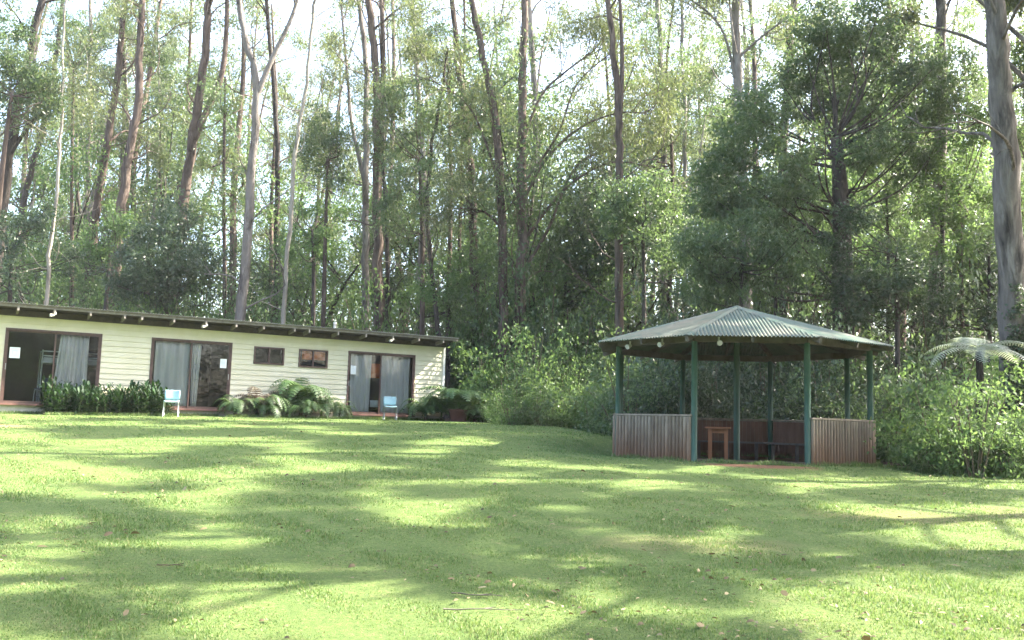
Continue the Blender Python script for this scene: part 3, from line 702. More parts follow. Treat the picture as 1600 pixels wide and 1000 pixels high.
# little table standing on the gazebo floor
tp = px(1122, 690, 20.2); root = thing('small_table', 'small square orange brown timber table inside the gazebo', 'table', (tp[0], tp[1], .93 + FL + .001), GA - .1)
MB().bbox(-.27, -.27, .755, .27, .27, .79, .006).build('tabletop', M['table_wood'], root)
for sx in (-1, 1):
    for sy in (-1, 1): MB().bar((sx * .17, sy * .17, 0), (sx * .17, sy * .17, .753), .075, .075, (0, 1, 0)).build('leg', M['table_wood'], root)
b = MB()
for sx in (-1, 1): b.box(sx * .17 - .012, -.13, .655, sx * .17 + .012, .13, .752); b.box(-.13, sx * .17 - .012, .655, .13, sx * .17 + .012, .752)
b.build('apron', M['table_wood'], root)
# ------------------------------------------------------------------ trees that can be told apart: own stems, own labels
def px_path(pts, d, lean=0.0):
    out = np.array([px(x, y, d + lean * i) for i, (x, y) in enumerate(pts)])
    return out
def gum(label, bark, d, wpx, pts, limbs=6, forks=(), seed=0, l_from=.35, leaf='leaf_gum', per=60, name='gum_tree', extra=8.0, cat_='tree', lens=(2.2, 5.0), group=None, wide=(), spread=.42, lit=None):
    rng = np.random.default_rng(seed + 17)
    P = px_path(pts, d); b = P[0].copy(); dz = P[0][2] - gz(P[0][0], P[0][1]); base = np.array((b[0], b[1], gz(b[0], b[1]) - .05))
    base[:2] -= (P[1] - P[0])[:2] * .25
    base[2] = gz(base[0], base[1]) - .06
    up = P[-1] - P[-2]; up /= np.linalg.norm(up); up[2] = abs(up[2]) + .6; up /= np.linalg.norm(up)
    top = P[-1] + up * extra
    full = [base] + ([base * .5 + P[0] * .5] if dz > 3 else []) + list(P if dz > .6 else P[1:]) + [top]
    pts3 = smooth_path(full, 5); pts3[1:-1, :2] += rng.normal(size=(len(pts3) - 2, 2)) * .03
    r0 = wpx / FPX * d / 2
    tubes, cents = [], []
    (tb, rad) = trunk_tube(rng, pts3, r0 * 1.12, r0 * .42, 12, .35); tubes.append(tb)
    L = len(pts3); zmin, zmax = pts3[0][2], pts3[-1][2]
    for fk in forks:
        F = px_path(fk, d); u2 = F[-1] - F[-2]; u2 /= np.linalg.norm(u2); F = np.vstack([F, F[-1] + u2 * extra * .7])
        k = np.argmin(np.linalg.norm(pts3 - F[0], axis=1)); F[0] = pts3[k]; fp = smooth_path(F, 5)
        fp[2:, 1] += np.linspace(0, rng.uniform(-.8, .8), len(fp) - 2)
        tubes.append(tube_arrays(fp, np.linspace(rad[k] * .8, rad[k] * .3, len(fp)), 9))
        for i in range(max(2, limbs // 2)):
            j = rng.integers(int(len(fp) * .5), len(fp)); az = rng.uniform(0, 6.28)
            branch_out(rng, fp[j], limb_dir(rng, az, rng.uniform(.3, 1.0)), rng.uniform(*lens), rad[k] * .3, tubes, cents)
    for fk in wide:     # long drawn limbs with many twigs
        F = px_path(fk, d); k = np.argmin(np.linalg.norm(pts3 - F[0], axis=1)); F[0] = pts3[k]; fp = smooth_path(F, 5)
        fp[1:, 1] += np.linspace(0, rng.uniform(-1.5, 1.5), len(fp) - 1)
        tubes.append(tube_arrays(fp, np.linspace(rad[k] * .36, rad[k] * .09, len(fp)), 8))
        for i in range(9):
            j = rng.integers(int(len(fp) * .3), len(fp)); dd = fp[min(j + 1, len(fp) - 1)] - fp[max(j - 1, 0)]; dd /= np.linalg.norm(dd) + 1e-9
            branch_out(rng, fp[j], dd + rng.normal(size=3) * .5 + np.array((0, 0, .45)), rng.uniform(1.0, 2.6), rad[k] * .13, tubes, cents, 4, 5, .1, .3, (.5, 1.2), .3, 2)
    for i in range(limbs):
        t = l_from + (1 - l_from) * (i + rng.uniform(0, 1)) / limbs; z = zmin + t * (zmax - zmin); k = int(np.argmin(abs(pts3[:, 2] - z)))
        az = rng.uniform(0, 6.28); branch_out(rng, pts3[k], limb_dir(rng, az, rng.uniform(.25, .95)), rng.uniform(*lens) * (1.15 - .4 * t), rad[k] * .38, tubes, cents, 4)
    for i in range(7):
        k = int(rng.uniform(.25, .9) * (L - 1)); branch_out(rng, pts3[k], limb_dir(rng, rng.uniform(0, 6.28), rng.uniform(.2, 1.1)), rng.uniform(1.4, 3.4), rad[k] * .22, tubes, [], 5, 6, .08, .3, (.6, 1.6), .3, 0)
    return tree_obj(name, label, cat_, base, tubes, cents, M[bark], M[leaf], rng, group, per, spread, .16, .036, .9)

gum('tall smooth grey gum forking high above the cabin roof', 'bark_grey', 36.5, 18, [(374, 505), (385, 400), (392, 270), (402, 150), (384, 60), (372, -30)], 4, [[(402, 150), (425, 90), (452, 30), (470, -30)]], 1, .6)
gum('slim pale gum with a bent stem beside the tall grey forked gum', 'bark_pale', 37.5, 8, [(442, 505), (451, 390), (462, 240), (478, 130), (490, 10), (498, -40)], 3, (), 2, .55)
gum('dark brown gum splitting into two leaning stems behind the round bushy tree', 'bark_brown', 44, 19, [(276, 420), (288, 310), (303, 205), (318, 110), (325, 10), (330, -50)], 4, [[(300, 225), (326, 165), (346, 110), (352, 30), (351, -40)]], 3, .6)
gum('brown gum with loose branches, second of the stems left of the round bushy tree', 'bark_brown', 43, 15, [(136, 470), (148, 350), (165, 240), (178, 160), (190, 60), (198, -40)], 6, (), 4, .4)
gum('thick brown gum rising directly over the left shoulder of the round bushy tree', 'bark_red', 42, 18, [(180, 440), (190, 320), (204, 230), (215, 150), (220, 60), (226, -40)], 6, (), 5, .4)
gum('dark gum leaning right at the left edge, above the first cabin door', 'bark_dark', 38, 20, [(-6, 430), (10, 270), (27, 175), (48, 80), (72, -30)], 5, (), 6, .4, wide=[[(14, 250), (45, 215), (80, 190), (120, 175)]])
gum('thin dark gum with bare side twigs just right of the leaning left edge tree', 'bark_dark', 46, 11, [(28, 430), (42, 295), (62, 220), (79, 155), (92, 60), (100, -30)], 5, (), 7, .4)
gum('thin pale sapling standing close behind the left end of the cabin roof', 'bark_pale', 35, 7, [(72, 485), (80, 380), (88, 300), (94, 200), (97, 120)], 3, (), 8, .5, extra=3)
gum('straight slender grey gum between two brown gums left of the round bushy tree', 'bark_grey', 49, 9, [(131, 460), (136, 300), (140, 180), (141, 60), (141, -40)], 5, (), 9, .4)
gum('dark thin gum just left of the slim pale bent gum', 'bark_dark', 45, 11, [(431, 480), (434, 330), (432, 210), (424, 100), (414, -40)], 5, (), 10, .4)
gum('grey gum cut by a mossy elbow branch, left stem of the close trio', 'bark_grey', 42, 13, [(570, 520), (571, 380), (571, 290), (573, 200), (572, 100), (560, 0), (552, -50)], 4, [[(570, 290), (560, 240), (552, 200), (548, 150)]], 11, .5, wide=[[(570, 290), (548, 285), (528, 262), (515, 240)]])
gum('thick brown gum, middle stem of the close trio', 'bark_red', 40, 18, [(591, 520), (590, 380), (590, 240), (588, 120), (576, 10), (570, -40)], 5, [[(590, 240), (598, 130), (596, 30), (590, -40)]], 12, .5)
gum('thin dark gum, right stem of the close trio', 'bark_dark', 44, 8, [(605, 520), (606, 400), (602, 300), (598, 200), (598, 90)], 4, (), 13, .4)
gum('thin dark sapling carrying a wide grey green crown right of the close trio', 'bark_dark', 38, 8, [(688, 560), (676, 440), (668, 330), (673, 240), (690, 150)], 8, (), 14, .3, extra=2, per=60)
gum('very thin straight gum stem right of the cabin end', 'bark_brown', 43, 7, [(717, 560), (718, 430), (719, 330), (722, 220), (724, 100)], 5, (), 15, .4)
gum('reddish brown gum bending left high up, left of the paired big gums', 'bark_red', 40, 15, [(744, 580), (742, 450), (738, 330), (734, 250), (724, 165), (715, 90), (705, -20)], 6, (), 16, .4)
gum('big grey brown gum with a curved crown, left of the pair beside the green thicket', 'bark_brown', 37, 16, [(786, 605), (786, 480), (785, 380), (781, 270), (772, 170), (755, 90), (738, 0), (732, -40)], 4, (), 17, .6, wide=[[(784, 300), (760, 225), (733, 165), (690, 130), (640, 110)], [(785, 360), (760, 335), (735, 330), (712, 320)]])
gum('big brown gum with long spreading bare limbs, right of the pair beside the green thicket', 'bark_red', 37.5, 20, [(802, 610), (812, 480), (815, 350), (815, 200), (818, 80), (822, -30)], 4, (), 18, .6,
    wide=[[(814, 330), (850, 255), (905, 205), (965, 185), (1010, 190)], [(815, 230), (845, 150), (885, 110), (935, 70), (960, 20)], [(813, 420), (855, 360), (905, 250), (990, 215), (1050, 195)], [(815, 290), (870, 215), (900, 140), (960, 90)], [(815, 380), (880, 300), (950, 260), (1020, 270)]])
gum('red brown gum forking into two upright stems behind the thicket, left of the gazebo roof', 'bark_red', 34.5, 15, [(968, 530), (967, 380), (968, 250), (965, 160), (955, 60), (948, -40)], 2, [[(967, 190), (973, 90), (970, -30)]], 19, .55)
gum('slender grey gum rising above the small bushy tree left of the gazebo', 'bark_grey', 43, 12, [(1038, 440), (1038, 280), (1035, 150), (1031, 60), (1027, -40)], 5, (), 20, .45)
gum('thin grey gum close to the left side of the huge dense green crown', 'bark_grey', 46, 9, [(1070, 440), (1070, 280), (1068, 150), (1063, -40)], 5, (), 21, .45)
gum('pale grey gum showing its stem above the huge dense green crown', 'bark_grey', 36, 21, [(1168, 490), (1161, 300), (1153, 120), (1150, 0), (1150, -50)], 4, (), 22, .55, wide=[[(1152, 90), (1190, 60), (1230, 30), (1260, -20)], [(1160, 150), (1130, 60), (1090, 20), (1040, 5)]])
gum('brown gum half hidden behind the gazebo apex, left of the darkest trunk', 'bark_dark', 37, 18, [(1225, 490), (1222, 300), (1230, 150), (1240, 0), (1244, -50)], 4, (), 23, .55)
gum('straight thick grey gum seen above leaves between the huge crown and the biggest trunk', 'bark_grey', 33, 26, [(1462, 480), (1467, 300), (1470, 150), (1470, 20), (1470, -60)], 4, (), 24, .6)
gum('thin brown gum deep in shade right of the darkest trunk', 'bark_brown', 41, 14, [(1408, 480), (1402, 340), (1396, 240), (1392, 100)], 5, (), 25, .45)
gum('narrow brown gum leaning slightly behind the right end of the gazebo roof', 'bark_red', 44, 11, [(1438, 480), (1434, 330), (1428, 200), (1424, 60)], 5, (), 26, .45)
gum('enormous grey trunk at the right edge, widest tree in the photo', 'bark_rough', 22.5, 46, [(1590, 650), (1583, 450), (1572, 250), (1560, 100), (1552, 0), (1544, -100)], 5, (), 27, .75, extra=9)

# leafy understorey trees built of lobes
def leafy(label, leaf, d, stem, lobes, seed, bark='bark_dark', wpx=9, per=60, L=.13, W=.052, droop=.5, dens=1.0, name='understorey_tree', cl=.27, group=None, n_limb=9):
    rng = np.random.default_rng(seed + 300); P = px_path(stem, d)
    base = np.array((P[0][0], P[0][1], gz(P[0][0], P[0][1]) - .05)); full = [base] + list(P[1:]) if len(P) > 2 or P[0][2] - base[2] < 1.0 else [base] + list(P)
    pts3 = smooth_path(full, 5); r0 = wpx / FPX * d / 2; tubes = []; tb, rad = trunk_tube(rng, pts3, r0, r0 * .4, 10, .3); tubes.append(tb); cents = []
    for (x, y, rx, ry) in lobes:
        c = px(x, y, d + rng.uniform(-1, 1) * (2.0 if len(lobes) > 20 else .8)); a, bz = rx / FPX * d, ry / FPX * d; ay = .75 * a
        n = int(dens * 26 * (a * bz) ** .85) + 8
        u = rng.normal(size=(n, 3)); u /= np.linalg.norm(u, axis=1)[:, None]; r = rng.uniform(.35, 1, n) ** .5 * (1 + .16 * rng.normal(size=n))
        lump = 1 + .22 * np.sin(u[:, 0] * 5 + seed) * np.sin(u[:, 2] * 6 + 2 * seed) ; pp = c + u * (r * lump)[:, None] * np.array((a, max(ay, 1.1) if len(lobes) > 20 else ay, bz))
        cents.append(pp)
        k = int(np.argmin(np.linalg.norm(pts3 - (c - np.array((0, 0, bz * .8 + (1.3 if len(lobes) > 20 else 0)))), axis=1))); k = max(2, min(k, len(pts3) - 1))
        for j in range(max(2, n_limb // max(1, len(lobes) // 2))):
            tgt = pp[rng.integers(0, n)]; mid = (pts3[k] * .5 + tgt * .5) + rng.normal(size=3) * .25 + np.array((0, 0, -.25)); lp = smooth_path([pts3[k], mid, tgt], 4)
            tubes.append(tube_arrays(lp, np.linspace(min(.045 if len(lobes) > 20 else .07, max(.02, rad[k] * .4)), .010, len(lp)), 6))
    return tree_obj(name, label, 'tree', base, tubes, np.concatenate(cents), M[bark], M[leaf], rng, group, per, cl, L, W, droop)
leafy('rounded dark green bushy tree right above the cabin roof, broadest crown on the left', 'leaf_dark', 36.5, [(262, 520), (262, 460), (262, 400)], [(255, 395, 62, 62), (215, 420, 50, 48), (300, 420, 48, 52), (268, 345, 42, 36), (240, 450, 60, 34)], 1, dens=1.5)
leafy('yellow green tree crown hugging the left flank of the round dark bushy tree', 'leaf_light', 39, [(165, 500), (168, 440), (172, 390)], [(165, 372, 42, 30), (185, 345, 30, 20), (135, 400, 34, 24)], 2, dens=.9)
leafy('dark foliage tree filling the upper left corner of the view', 'leaf_mid', 34, [(-12, 470), (0, 300), (18, 150)], [(30, 90, 40, 50), (8, 170, 42, 46), (60, 130, 36, 34), (75, 165, 26, 22), (-20, 60, 50, 50)], 3, 'bark_brown', 13)
leafy('low dark tree with spreading layers left of the first cabin door', 'leaf_dark', 35, [(20, 500), (18, 420), (25, 370)], [(20, 360, 45, 34), (60, 345, 28, 22), (0, 420, 50, 40), (105, 400, 30, 30)], 4, dens=.9)
leafy('tall grey green crowned tree over the end door of the cabin', 'leaf_mid', 38.5, [(662, 560), (660, 400), (655, 250)], [(650, 150, 62, 40), (625, 215, 60, 55), (690, 215, 52, 55), (655, 285, 70, 40), (600, 160, 34, 32), (615, 330, 40, 28)], 5, 'bark_brown', 10, dens=.85)
leafy('small airy crown hanging left of the close trio of gums', 'leaf_mid', 39.5, [(508, 520), (508, 380), (512, 250)], [(512, 195, 38, 34), (495, 240, 34, 30), (535, 230, 30, 30), (520, 280, 34, 20)], 6, 'bark_brown', 9, dens=.8)
leafy('pale layered tree between the slim pale gum and the trio of gums', 'leaf_light', 40, [(492, 520), (490, 450), (488, 360)], [(485, 360, 48, 16), (500, 332, 38, 14), (470, 395, 50, 18), (510, 385, 36, 16)], 7, dens=1.0)
leafy('huge dense dark green crown wrapped round the darkest trunk above the gazebo', 'leaf_mid', 29.5, [(1318, 560), (1316, 420), (1312, 300), (1306, 215)], [(1126, 256, 41, 31), (1102, 318, 34, 26), (1147, 185, 44, 33), (1183, 154, 34, 32), (1167, 222, 45, 40), (1208, 198, 33, 30), (1236, 122, 43, 33), (1278, 79, 48, 40), (1259, 156, 41, 34), (1304, 60, 40, 28), (1311, 122, 36, 22), (1354, 85, 47, 42), (1387, 62, 39, 26), (1343, 167, 50, 36), (1405, 134, 46, 36), (1435, 192, 35, 22), (1435, 105, 38, 25), (1237, 233, 46, 35), (1198, 286, 33, 25), (1146, 315, 41, 34), (1395, 213, 34, 20), (1421, 252, 39, 26), (1295, 183, 39, 37), (1345, 22, 36, 31), (1101, 384, 30, 19), (1239, 302, 27, 21), (1186, 356, 31, 29), (1356, 234, 41, 27), (1274, 29, 35, 29), (1458, 154, 35, 31)], 8, 'bark_dark', 42, 56, .13, .056, .7, 1.55, n_limb=12)
leafy('mid green drooping tree just behind the left slope of the gazebo roof', 'leaf_mid', 27.5, [(1160, 560), (1158, 480), (1160, 400)], [(1130, 390, 50, 55), (1185, 370, 52, 48), (1110, 440, 52, 40), (1175, 430, 70, 40), (1240, 400, 46, 40), (1080, 380, 30, 40)], 9, 'bark_dark', 10, 60, .15, .04, 1.0, 1.0)
leafy('sunlit small tree left of the gazebo peak with rounded leaf clumps', 'leaf_mid', 33, [(1008, 560), (1006, 440), (1004, 350)], [(970, 300, 42, 26), (1000, 350, 50, 36), (1045, 330, 36, 40), (955, 340, 26, 30), (1020, 290, 40, 26), (1050, 400, 34, 30)], 10, dens=1.0)
leafy('dark understorey tree over the right half of the gazebo roof', 'leaf_dark', 27.5, [(1400, 580), (1402, 480), (1400, 400)], [(1395, 420, 52, 50), (1305, 385, 34, 30), (1335, 340, 30, 24), (1350, 450, 46, 40), (1440, 440, 44, 48), (1380, 490, 60, 34), (1310, 440, 34, 40)], 11, 'bark_dark', 10, 62, .12, .05, .4, 1.3)
leafy('pale green tree with shining leaves left of the enormous right edge trunk', 'leaf_light', 30, [(1500, 560), (1502, 420), (1498, 300)], [(1490, 250, 50, 44), (1520, 310, 40, 48), (1470, 320, 46, 36), (1500, 390, 52, 40), (1440, 270, 40, 30), (1520, 200, 28, 34)], 12, 'bark_brown', 9, dens=.95)
leafy('lacy tree with pale leaves at the top right, right of the enormous trunk', 'leaf_light', 32, [(1600, 560), (1605, 300), (1600, 100)], [(1600, 200, 34, 60), (1598, 330, 30, 50), (1605, 90, 34, 50)], 13, 'bark_brown', 9, dens=.7)
leafy('green tree closing the gap between the paired big gums and the red brown gum', 'leaf_mid', 41, [(885, 580), (884, 480), (882, 400)], [(870, 400, 46, 40), (910, 380, 44, 46), (890, 450, 64, 40), (930, 430, 40, 36)], 14, dens=.9)
leafy('leafy tree just right of the cabin end behind the ferns', 'leaf_light', 38.5, [(700, 600), (702, 520), (704, 450)], [(690, 440, 46, 40), (725, 480, 36, 36), (660, 470, 40, 30), (740, 420, 30, 34)], 15, dens=.9)
leafy('shaded tree standing in the dark between the two right hand grey trunks', 'leaf_dark', 29, [(1545, 600), (1546, 480), (1545, 400)], [(1540, 420, 30, 44), (1555, 500, 26, 36), (1500, 460, 40, 34), (1470, 500, 40, 30)], 16, dens=1.2)

leafy('drooping green tree below the huge dense crown, left of the darkest trunk', 'leaf_mid', 30.5, [(1210, 560), (1212, 450), (1215, 350)], [(1200, 310, 60, 40), (1250, 290, 46, 34), (1150, 330, 44, 40), (1270, 350, 44, 40), (1235, 370, 50, 34), (1120, 270, 34, 34)], 21, 'bark_dark', 8, 60, .13, .045, .8, 1.2)
leafy('grey green tree filling the gap right of the darkest trunk below the huge crown', 'leaf_mid', 32, [(1385, 560), (1388, 420), (1385, 300)], [(1380, 260, 50, 40), (1420, 310, 44, 44), (1360, 330, 40, 36), (1410, 380, 46, 34), (1340, 240, 34, 30)], 22, 'bark_dark', 8, 60, .13, .045, .8, 1.1)
leafy('tall thin crowned tree in front of the straight thick grey gum on the right', 'leaf_mid', 31.5, [(1470, 560), (1472, 300), (1468, 120)], [(1450, 90, 32, 44), (1480, 160, 40, 40), (1440, 180, 36, 34), (1500, 110, 24, 36)], 23, 'bark_dark', 8, 60, .13, .045, .8, .8)
leafy('feathery grey green crown between the trio of gums and the curved big gum', 'leaf_mid', 41, [(700, 560), (704, 300), (700, 100)], [(690, 60, 50, 44), (730, 110, 36, 40), (660, 40, 40, 34), (760, 60, 40, 44)], 24, 'bark_brown', 9, 60, .15, .04, .9, .7)
leafy('airy crown high over the middle door, right of the forked grey gum', 'leaf_mid', 43, [(360, 520), (350, 300), (352, 120)], [(350, 220, 34, 34), (365, 290, 30, 40), (340, 150, 26, 34), (335, 330, 30, 26)], 25, 'bark_brown', 8, 60, .15, .04, .9, .6)
leafy('sparse crown high above the first cabin door between leaning brown gums', 'leaf_mid', 44, [(120, 520), (112, 300), (115, 100)], [(112, 60, 40, 40), (150, 100, 36, 36), (200, 40, 44, 34), (90, 20, 40, 30), (245, 90, 30, 40)], 26, 'bark_brown', 8, 60, .15, .04, .9, .55)
leafy('pale feathery crown showing behind the top of the huge dark crown', 'leaf_mid', 40, [(1340, 540), (1335, 300), (1330, 100)], [(1225, 30, 44, 36), (1180, 60, 36, 34), (1330, -5, 50, 30), (1420, 20, 44, 36), (1500, 50, 40, 44), (1120, 90, 40, 44), (1520, 120, 30, 36), (1080, 160, 34, 44)], 27, 'bark_brown', 10, 56, .15, .04, .9, .65)
leafy('loose grey green tree between the red brown fork and the huge dark crown', 'leaf_mid', 42, [(1040, 560), (1050, 300), (1045, 150)], [(1010, 60, 40, 44), (1060, 110, 36, 46), (1000, 140, 40, 36), (1040, 200, 40, 34), (990, 230, 34, 30)], 28, 'bark_brown', 9, 56, .15, .04, .9, .6)

# ------------------------------------------------------------------ trees deeper in the forest: a few kinds, copied
def proto_gum(seed, H, r0, bark, leaf, lo=.35, limbs=10, per=46):
    rng = np.random.default_rng(seed); p = [np.zeros(3)]; d = np.array((rng.normal() * .05, rng.normal() * .05, 1))
    for i in range(8): d = d + rng.normal(size=3) * .06; d[2] = 1; p.append(p[-1] + d * H / 8)
    pts = smooth_path(p, 3); tubes, cents = [], []; tb, rad = trunk_tube(rng, pts, r0, r0 * .25, 8, .3); tubes.append(tb)
    for i in range(limbs):
        t = lo + (1 - lo) * (i + rng.uniform(0, 1)) / limbs; k = min(int(t * (len(pts) - 1)), len(pts) - 1)
        branch_out(rng, pts[k], limb_dir(rng, rng.uniform(0, 6.28), rng.uniform(.2, .95)), rng.uniform(2.2, 5.0) * (1.2 - .5 * t), rad[k] * .4, tubes, cents, 5)
    for i in range(7):
        k = int(rng.uniform(.15, .85) * (len(pts) - 1)); branch_out(rng, pts[k], limb_dir(rng, rng.uniform(0, 6.28), rng.uniform(.2, 1.1)), rng.uniform(1.5, 3.8), rad[k] * .28, tubes, [], 5, 6, .08, .3, (.6, 1.6), .3, 0)
    v, q = cat(tubes); tm = fast_mesh('trunk', v, q); tm.materials.append(M[bark]); tm.polygons.foreach_set('use_smooth', np.ones(len(tm.polygons), bool))
    v, q = leaf_quads(rng, np.array(cents), per, .38, .20, .050, .9); cm = fast_mesh('crown', v, q); cm.materials.append(M[leaf]); return tm, cm
def proto_leafy(seed, H, R, leaf, bark='bark_dark', n=110, per=60, L=.14, W=.055, low=.25):
    rng = np.random.default_rng(seed); pts = wander(rng, (0, 0, 0), (0, 0, 1), H * .8, 6, .12, .1); tubes = []; tb, rad = trunk_tube(rng, pts, .05 + H * .008, .02, 8, .3); tubes.append(tb); cents = []
    for j in range(7):
        a = rng.uniform(0, 6.28); rr = R * rng.uniform(.2, .75); z = H * rng.uniform(low + .1, .9); c = np.array((rr * math.cos(a), rr * math.sin(a), z)); k = n // 7
        u = rng.normal(size=(k, 3)); u /= np.linalg.norm(u, axis=1)[:, None]; cents.append(c + u * (rng.uniform(.3, 1, k) ** .5)[:, None] * np.array((R * .5, R * .5, H * .17)) * rng.uniform(.7, 1.2))
        i = min(len(pts) - 1, max(1, int(z / H * .8 * 7))); lp = smooth_path([pts[i], (pts[i] + c) / 2 + rng.normal(size=3) * .2, c], 3); tubes.append(tube_arrays(lp, np.linspace(.04, .012, len(lp)), 5))
    v, q = cat(tubes); tm = fast_mesh('trunk', v, q); tm.materials.append(M[bark]); tm.polygons.foreach_set('use_smooth', np.ones(len(tm.polygons), bool))
    v, q = leaf_quads(rng, np.concatenate(cents), per, .38 * R / 1.8, L, W, .5); cm = fast_mesh('crown', v, q); cm.materials.append(M[leaf]); return tm, cm
def place(name, meshes, loc, rz, sc, label, cat_, group, parts=('trunk', 'crown')):
    root = thing(name, label, cat_, loc, rz, group, scale=sc)
    for nm, me in zip(parts, meshes):
        if me is not None: o = bpy.data.objects.new(nm, me); link(o, root)
    return root
GP = [proto_gum(51, 25, .20, 'bark_brown', 'leaf_far'), proto_gum(52, 27, .25, 'bark_grey', 'leaf_far', .3, 10), proto_gum(53, 23, .15, 'bark_dark', 'leaf_gum', .25, 10), proto_gum(54, 26, .22, 'bark_red', 'leaf_far', .32, 10), proto_gum(55, 21, .11, 'bark_pale', 'leaf_far', .4, 8)]
rng = np.random.default_rng(7); used = []
for i in range(120):
    for _ in range(40):
        X = rng.uniform(-120, 1720); D = rng.uniform(44, 82) if X > 700 else rng.uniform(46, 80)
        p = px(X, 500, D)
        if all((p[0] - a) ** 2 + (p[1] - b_) ** 2 > 3.2 for a, b_ in used): break
    used.append((p[0], p[1])); z = gz(p[0], p[1]) - .1; k = int(rng.integers(0, 5)); s = rng.uniform(.8, 1.15)
    zone = 'behind the cabin' if X < 720 else ('in the gap between cabin and gazebo' if X < 1060 else 'behind the gazebo')
    place('gum_tree', GP[k], (p[0], p[1], z), rng.uniform(0, 6.28), (s, s, s * rng.uniform(.92, 1.1)), 'distant slender gum deep in the forest ' + zone, 'tree', 'distant gums deep in the forest ' + zone)
LP = [proto_leafy(61, 7.5, 2.3, 'leaf_mid'), proto_leafy(62, 9, 2.6, 'leaf_light'), proto_leafy(63, 6.5, 2.4, 'leaf_dark'), proto_leafy(64, 11, 2.6, 'leaf_mid', n=140), proto_leafy(65, 8, 2.2, 'leaf_light', n=90)]
for i in range(100):
    X = rng.uniform(-100, 1700) if i > 12 else rng.uniform(720, 1700); D = rng.uniform(42, 66) if X < 720 else rng.uniform(36, 62)
    p = px(X, 500, D); z = gz(p[0], p[1]) - .1; k = int(rng.integers(0, 5)); s = rng.uniform(.85, 1.6) * (.9 if X < 600 else 1)
    zone = 'behind the cabin' if X < 720 else ('in the gap between cabin and gazebo' if X < 1060 else 'behind the gazebo')
    place('understorey_tree', LP[k], (p[0], p[1], z), rng.uniform(0, 6.28), (s, s, s * rng.uniform(.9, 1.25)), 'leafy understorey tree among the distant gum stems ' + zone, 'tree', 'leafy trees among the distant stems ' + zone)

# the far wood that reads as one mass
rng = np.random.default_rng(9); cs = []
n = 5200
X = rng.uniform(-75, 75, n); Y = rng.uniform(84, 112, n); h = rng.beta(1.1, 1.8, n) * 36
gap = np.sin(X * .35) + np.sin(X * .83 + h * .21) + .8 * np.sin(h * .5 + X * .13); keep = ((gap > -.5 + .06 * h - 1.3 * (X > 4)) | (h < 6)) & ((X > 4) | (h < 9) | (rng.uniform(0, 1, n) < .45))
cs = np.stack([X, Y, ground(X, Y) + h], -1)[keep]
v, q = leaf_quads(rng, cs, 34, 1.5, .42, .16, .5); 
o = mesh_obj('distant_wood', fast_mesh('distant_wood', v, q), M['leaf_far']); tag(o, 'hazy far wood closing the view behind all the trunks', 'wood', None, 'stuff')

n = 3600; X = rng.uniform(-52, 52, n); Y = rng.uniform(-36, -26, n) + .006 * X * X; h = rng.uniform(0, 1, n) ** 1.15 * 24
v, q = leaf_quads(rng, np.stack([X, Y, ground(X, Y) + h], -1), 46, 1.4, .40, .17, .5)
o = mesh_obj('wood_across_lawn', fast_mesh('wood_across_lawn', v, q), M['leaf_dark']); tag(o, 'dark dense wood across the lawn, mirrored in the cabin doors', 'wood', None, 'stuff')

# trees to the right of the view whose crowns shade the lawn
def proto_shade(seed, H, r0, bark, nl, R=4.6):
    rng = np.random.default_rng(seed); pts = smooth_path(wander(rng, (0, 0, 0), (0, 0, 1), H, 7, .06, .1), 3); tubes, cents = [], []; tb, rad = trunk_tube(rng, pts, r0, r0 * .25, 9, .3); tubes.append(tb)
    for j in range(nl):
        t = .42 + .58 * (j + rng.uniform(0, 1)) / nl; k = min(int(t * (len(pts) - 1)), len(pts) - 1); a = j * 2.4 + rng.uniform(-.5, .5); rr = R * (1.15 - .6 * t) * rng.uniform(.35, 1.1)
        c = pts[k] + np.array((rr * math.cos(a), rr * math.sin(a), rr * rng.uniform(.1, .5))); lr = rng.uniform(.35, .85)
        tubes.append(tube_arrays(smooth_path([pts[max(k - 1, 0)], (pts[k] + c) / 2 + rng.normal(size=3) * .2, c], 4), np.linspace(rad[k] * .4, .02, 9), 6))
        n = int(14 * lr ** 2) + 3; u = rng.normal(size=(n, 3)); u /= np.linalg.norm(u, axis=1)[:, None]; cents.append(c + u * lr * (rng.uniform(.1, 1, n) ** .5)[:, None] * np.array((1, 1, .7)))
    v, q = cat(tubes); tm = fast_mesh('trunk', v, q); tm.materials.append(M[bark]); tm.polygons.foreach_set('use_smooth', np.ones(len(tm.polygons), bool))
    v, q = leaf_quads(rng, np.concatenate(cents), 150, .32, .20, .06, .8); cm = fast_mesh('crown', v, q); cm.materials.append(M['leaf_gum']); return tm, cm
SP = [proto_shade(71, 24, .30, 'bark_grey', 34), proto_shade(72, 22, .28, 'bark_brown', 36)]
for i, (x, y, s) in enumerate([(10.5, 10.8, .95), (17.0, 15.8, 1.0), (14.5, 3.0, 1.0), (23.0, 7.5, 1.05), (18.8, 19.3, 1.0), (20.5, 24.0, 1.2), (17.0, 28.0, 1.2), (20.0, 2.5, 1.0), (28.0, 9.0, 1.1), (25.0, 28.0, 1.3)]):
    place('gum_tree', SP[i % 2], (x, y, gz(x, y) - .1), 1.1 * i, (s, s, s), 'tall gum standing beside the lawn right of the gazebo clearing', 'tree', 'gums shading the lawn from the right')

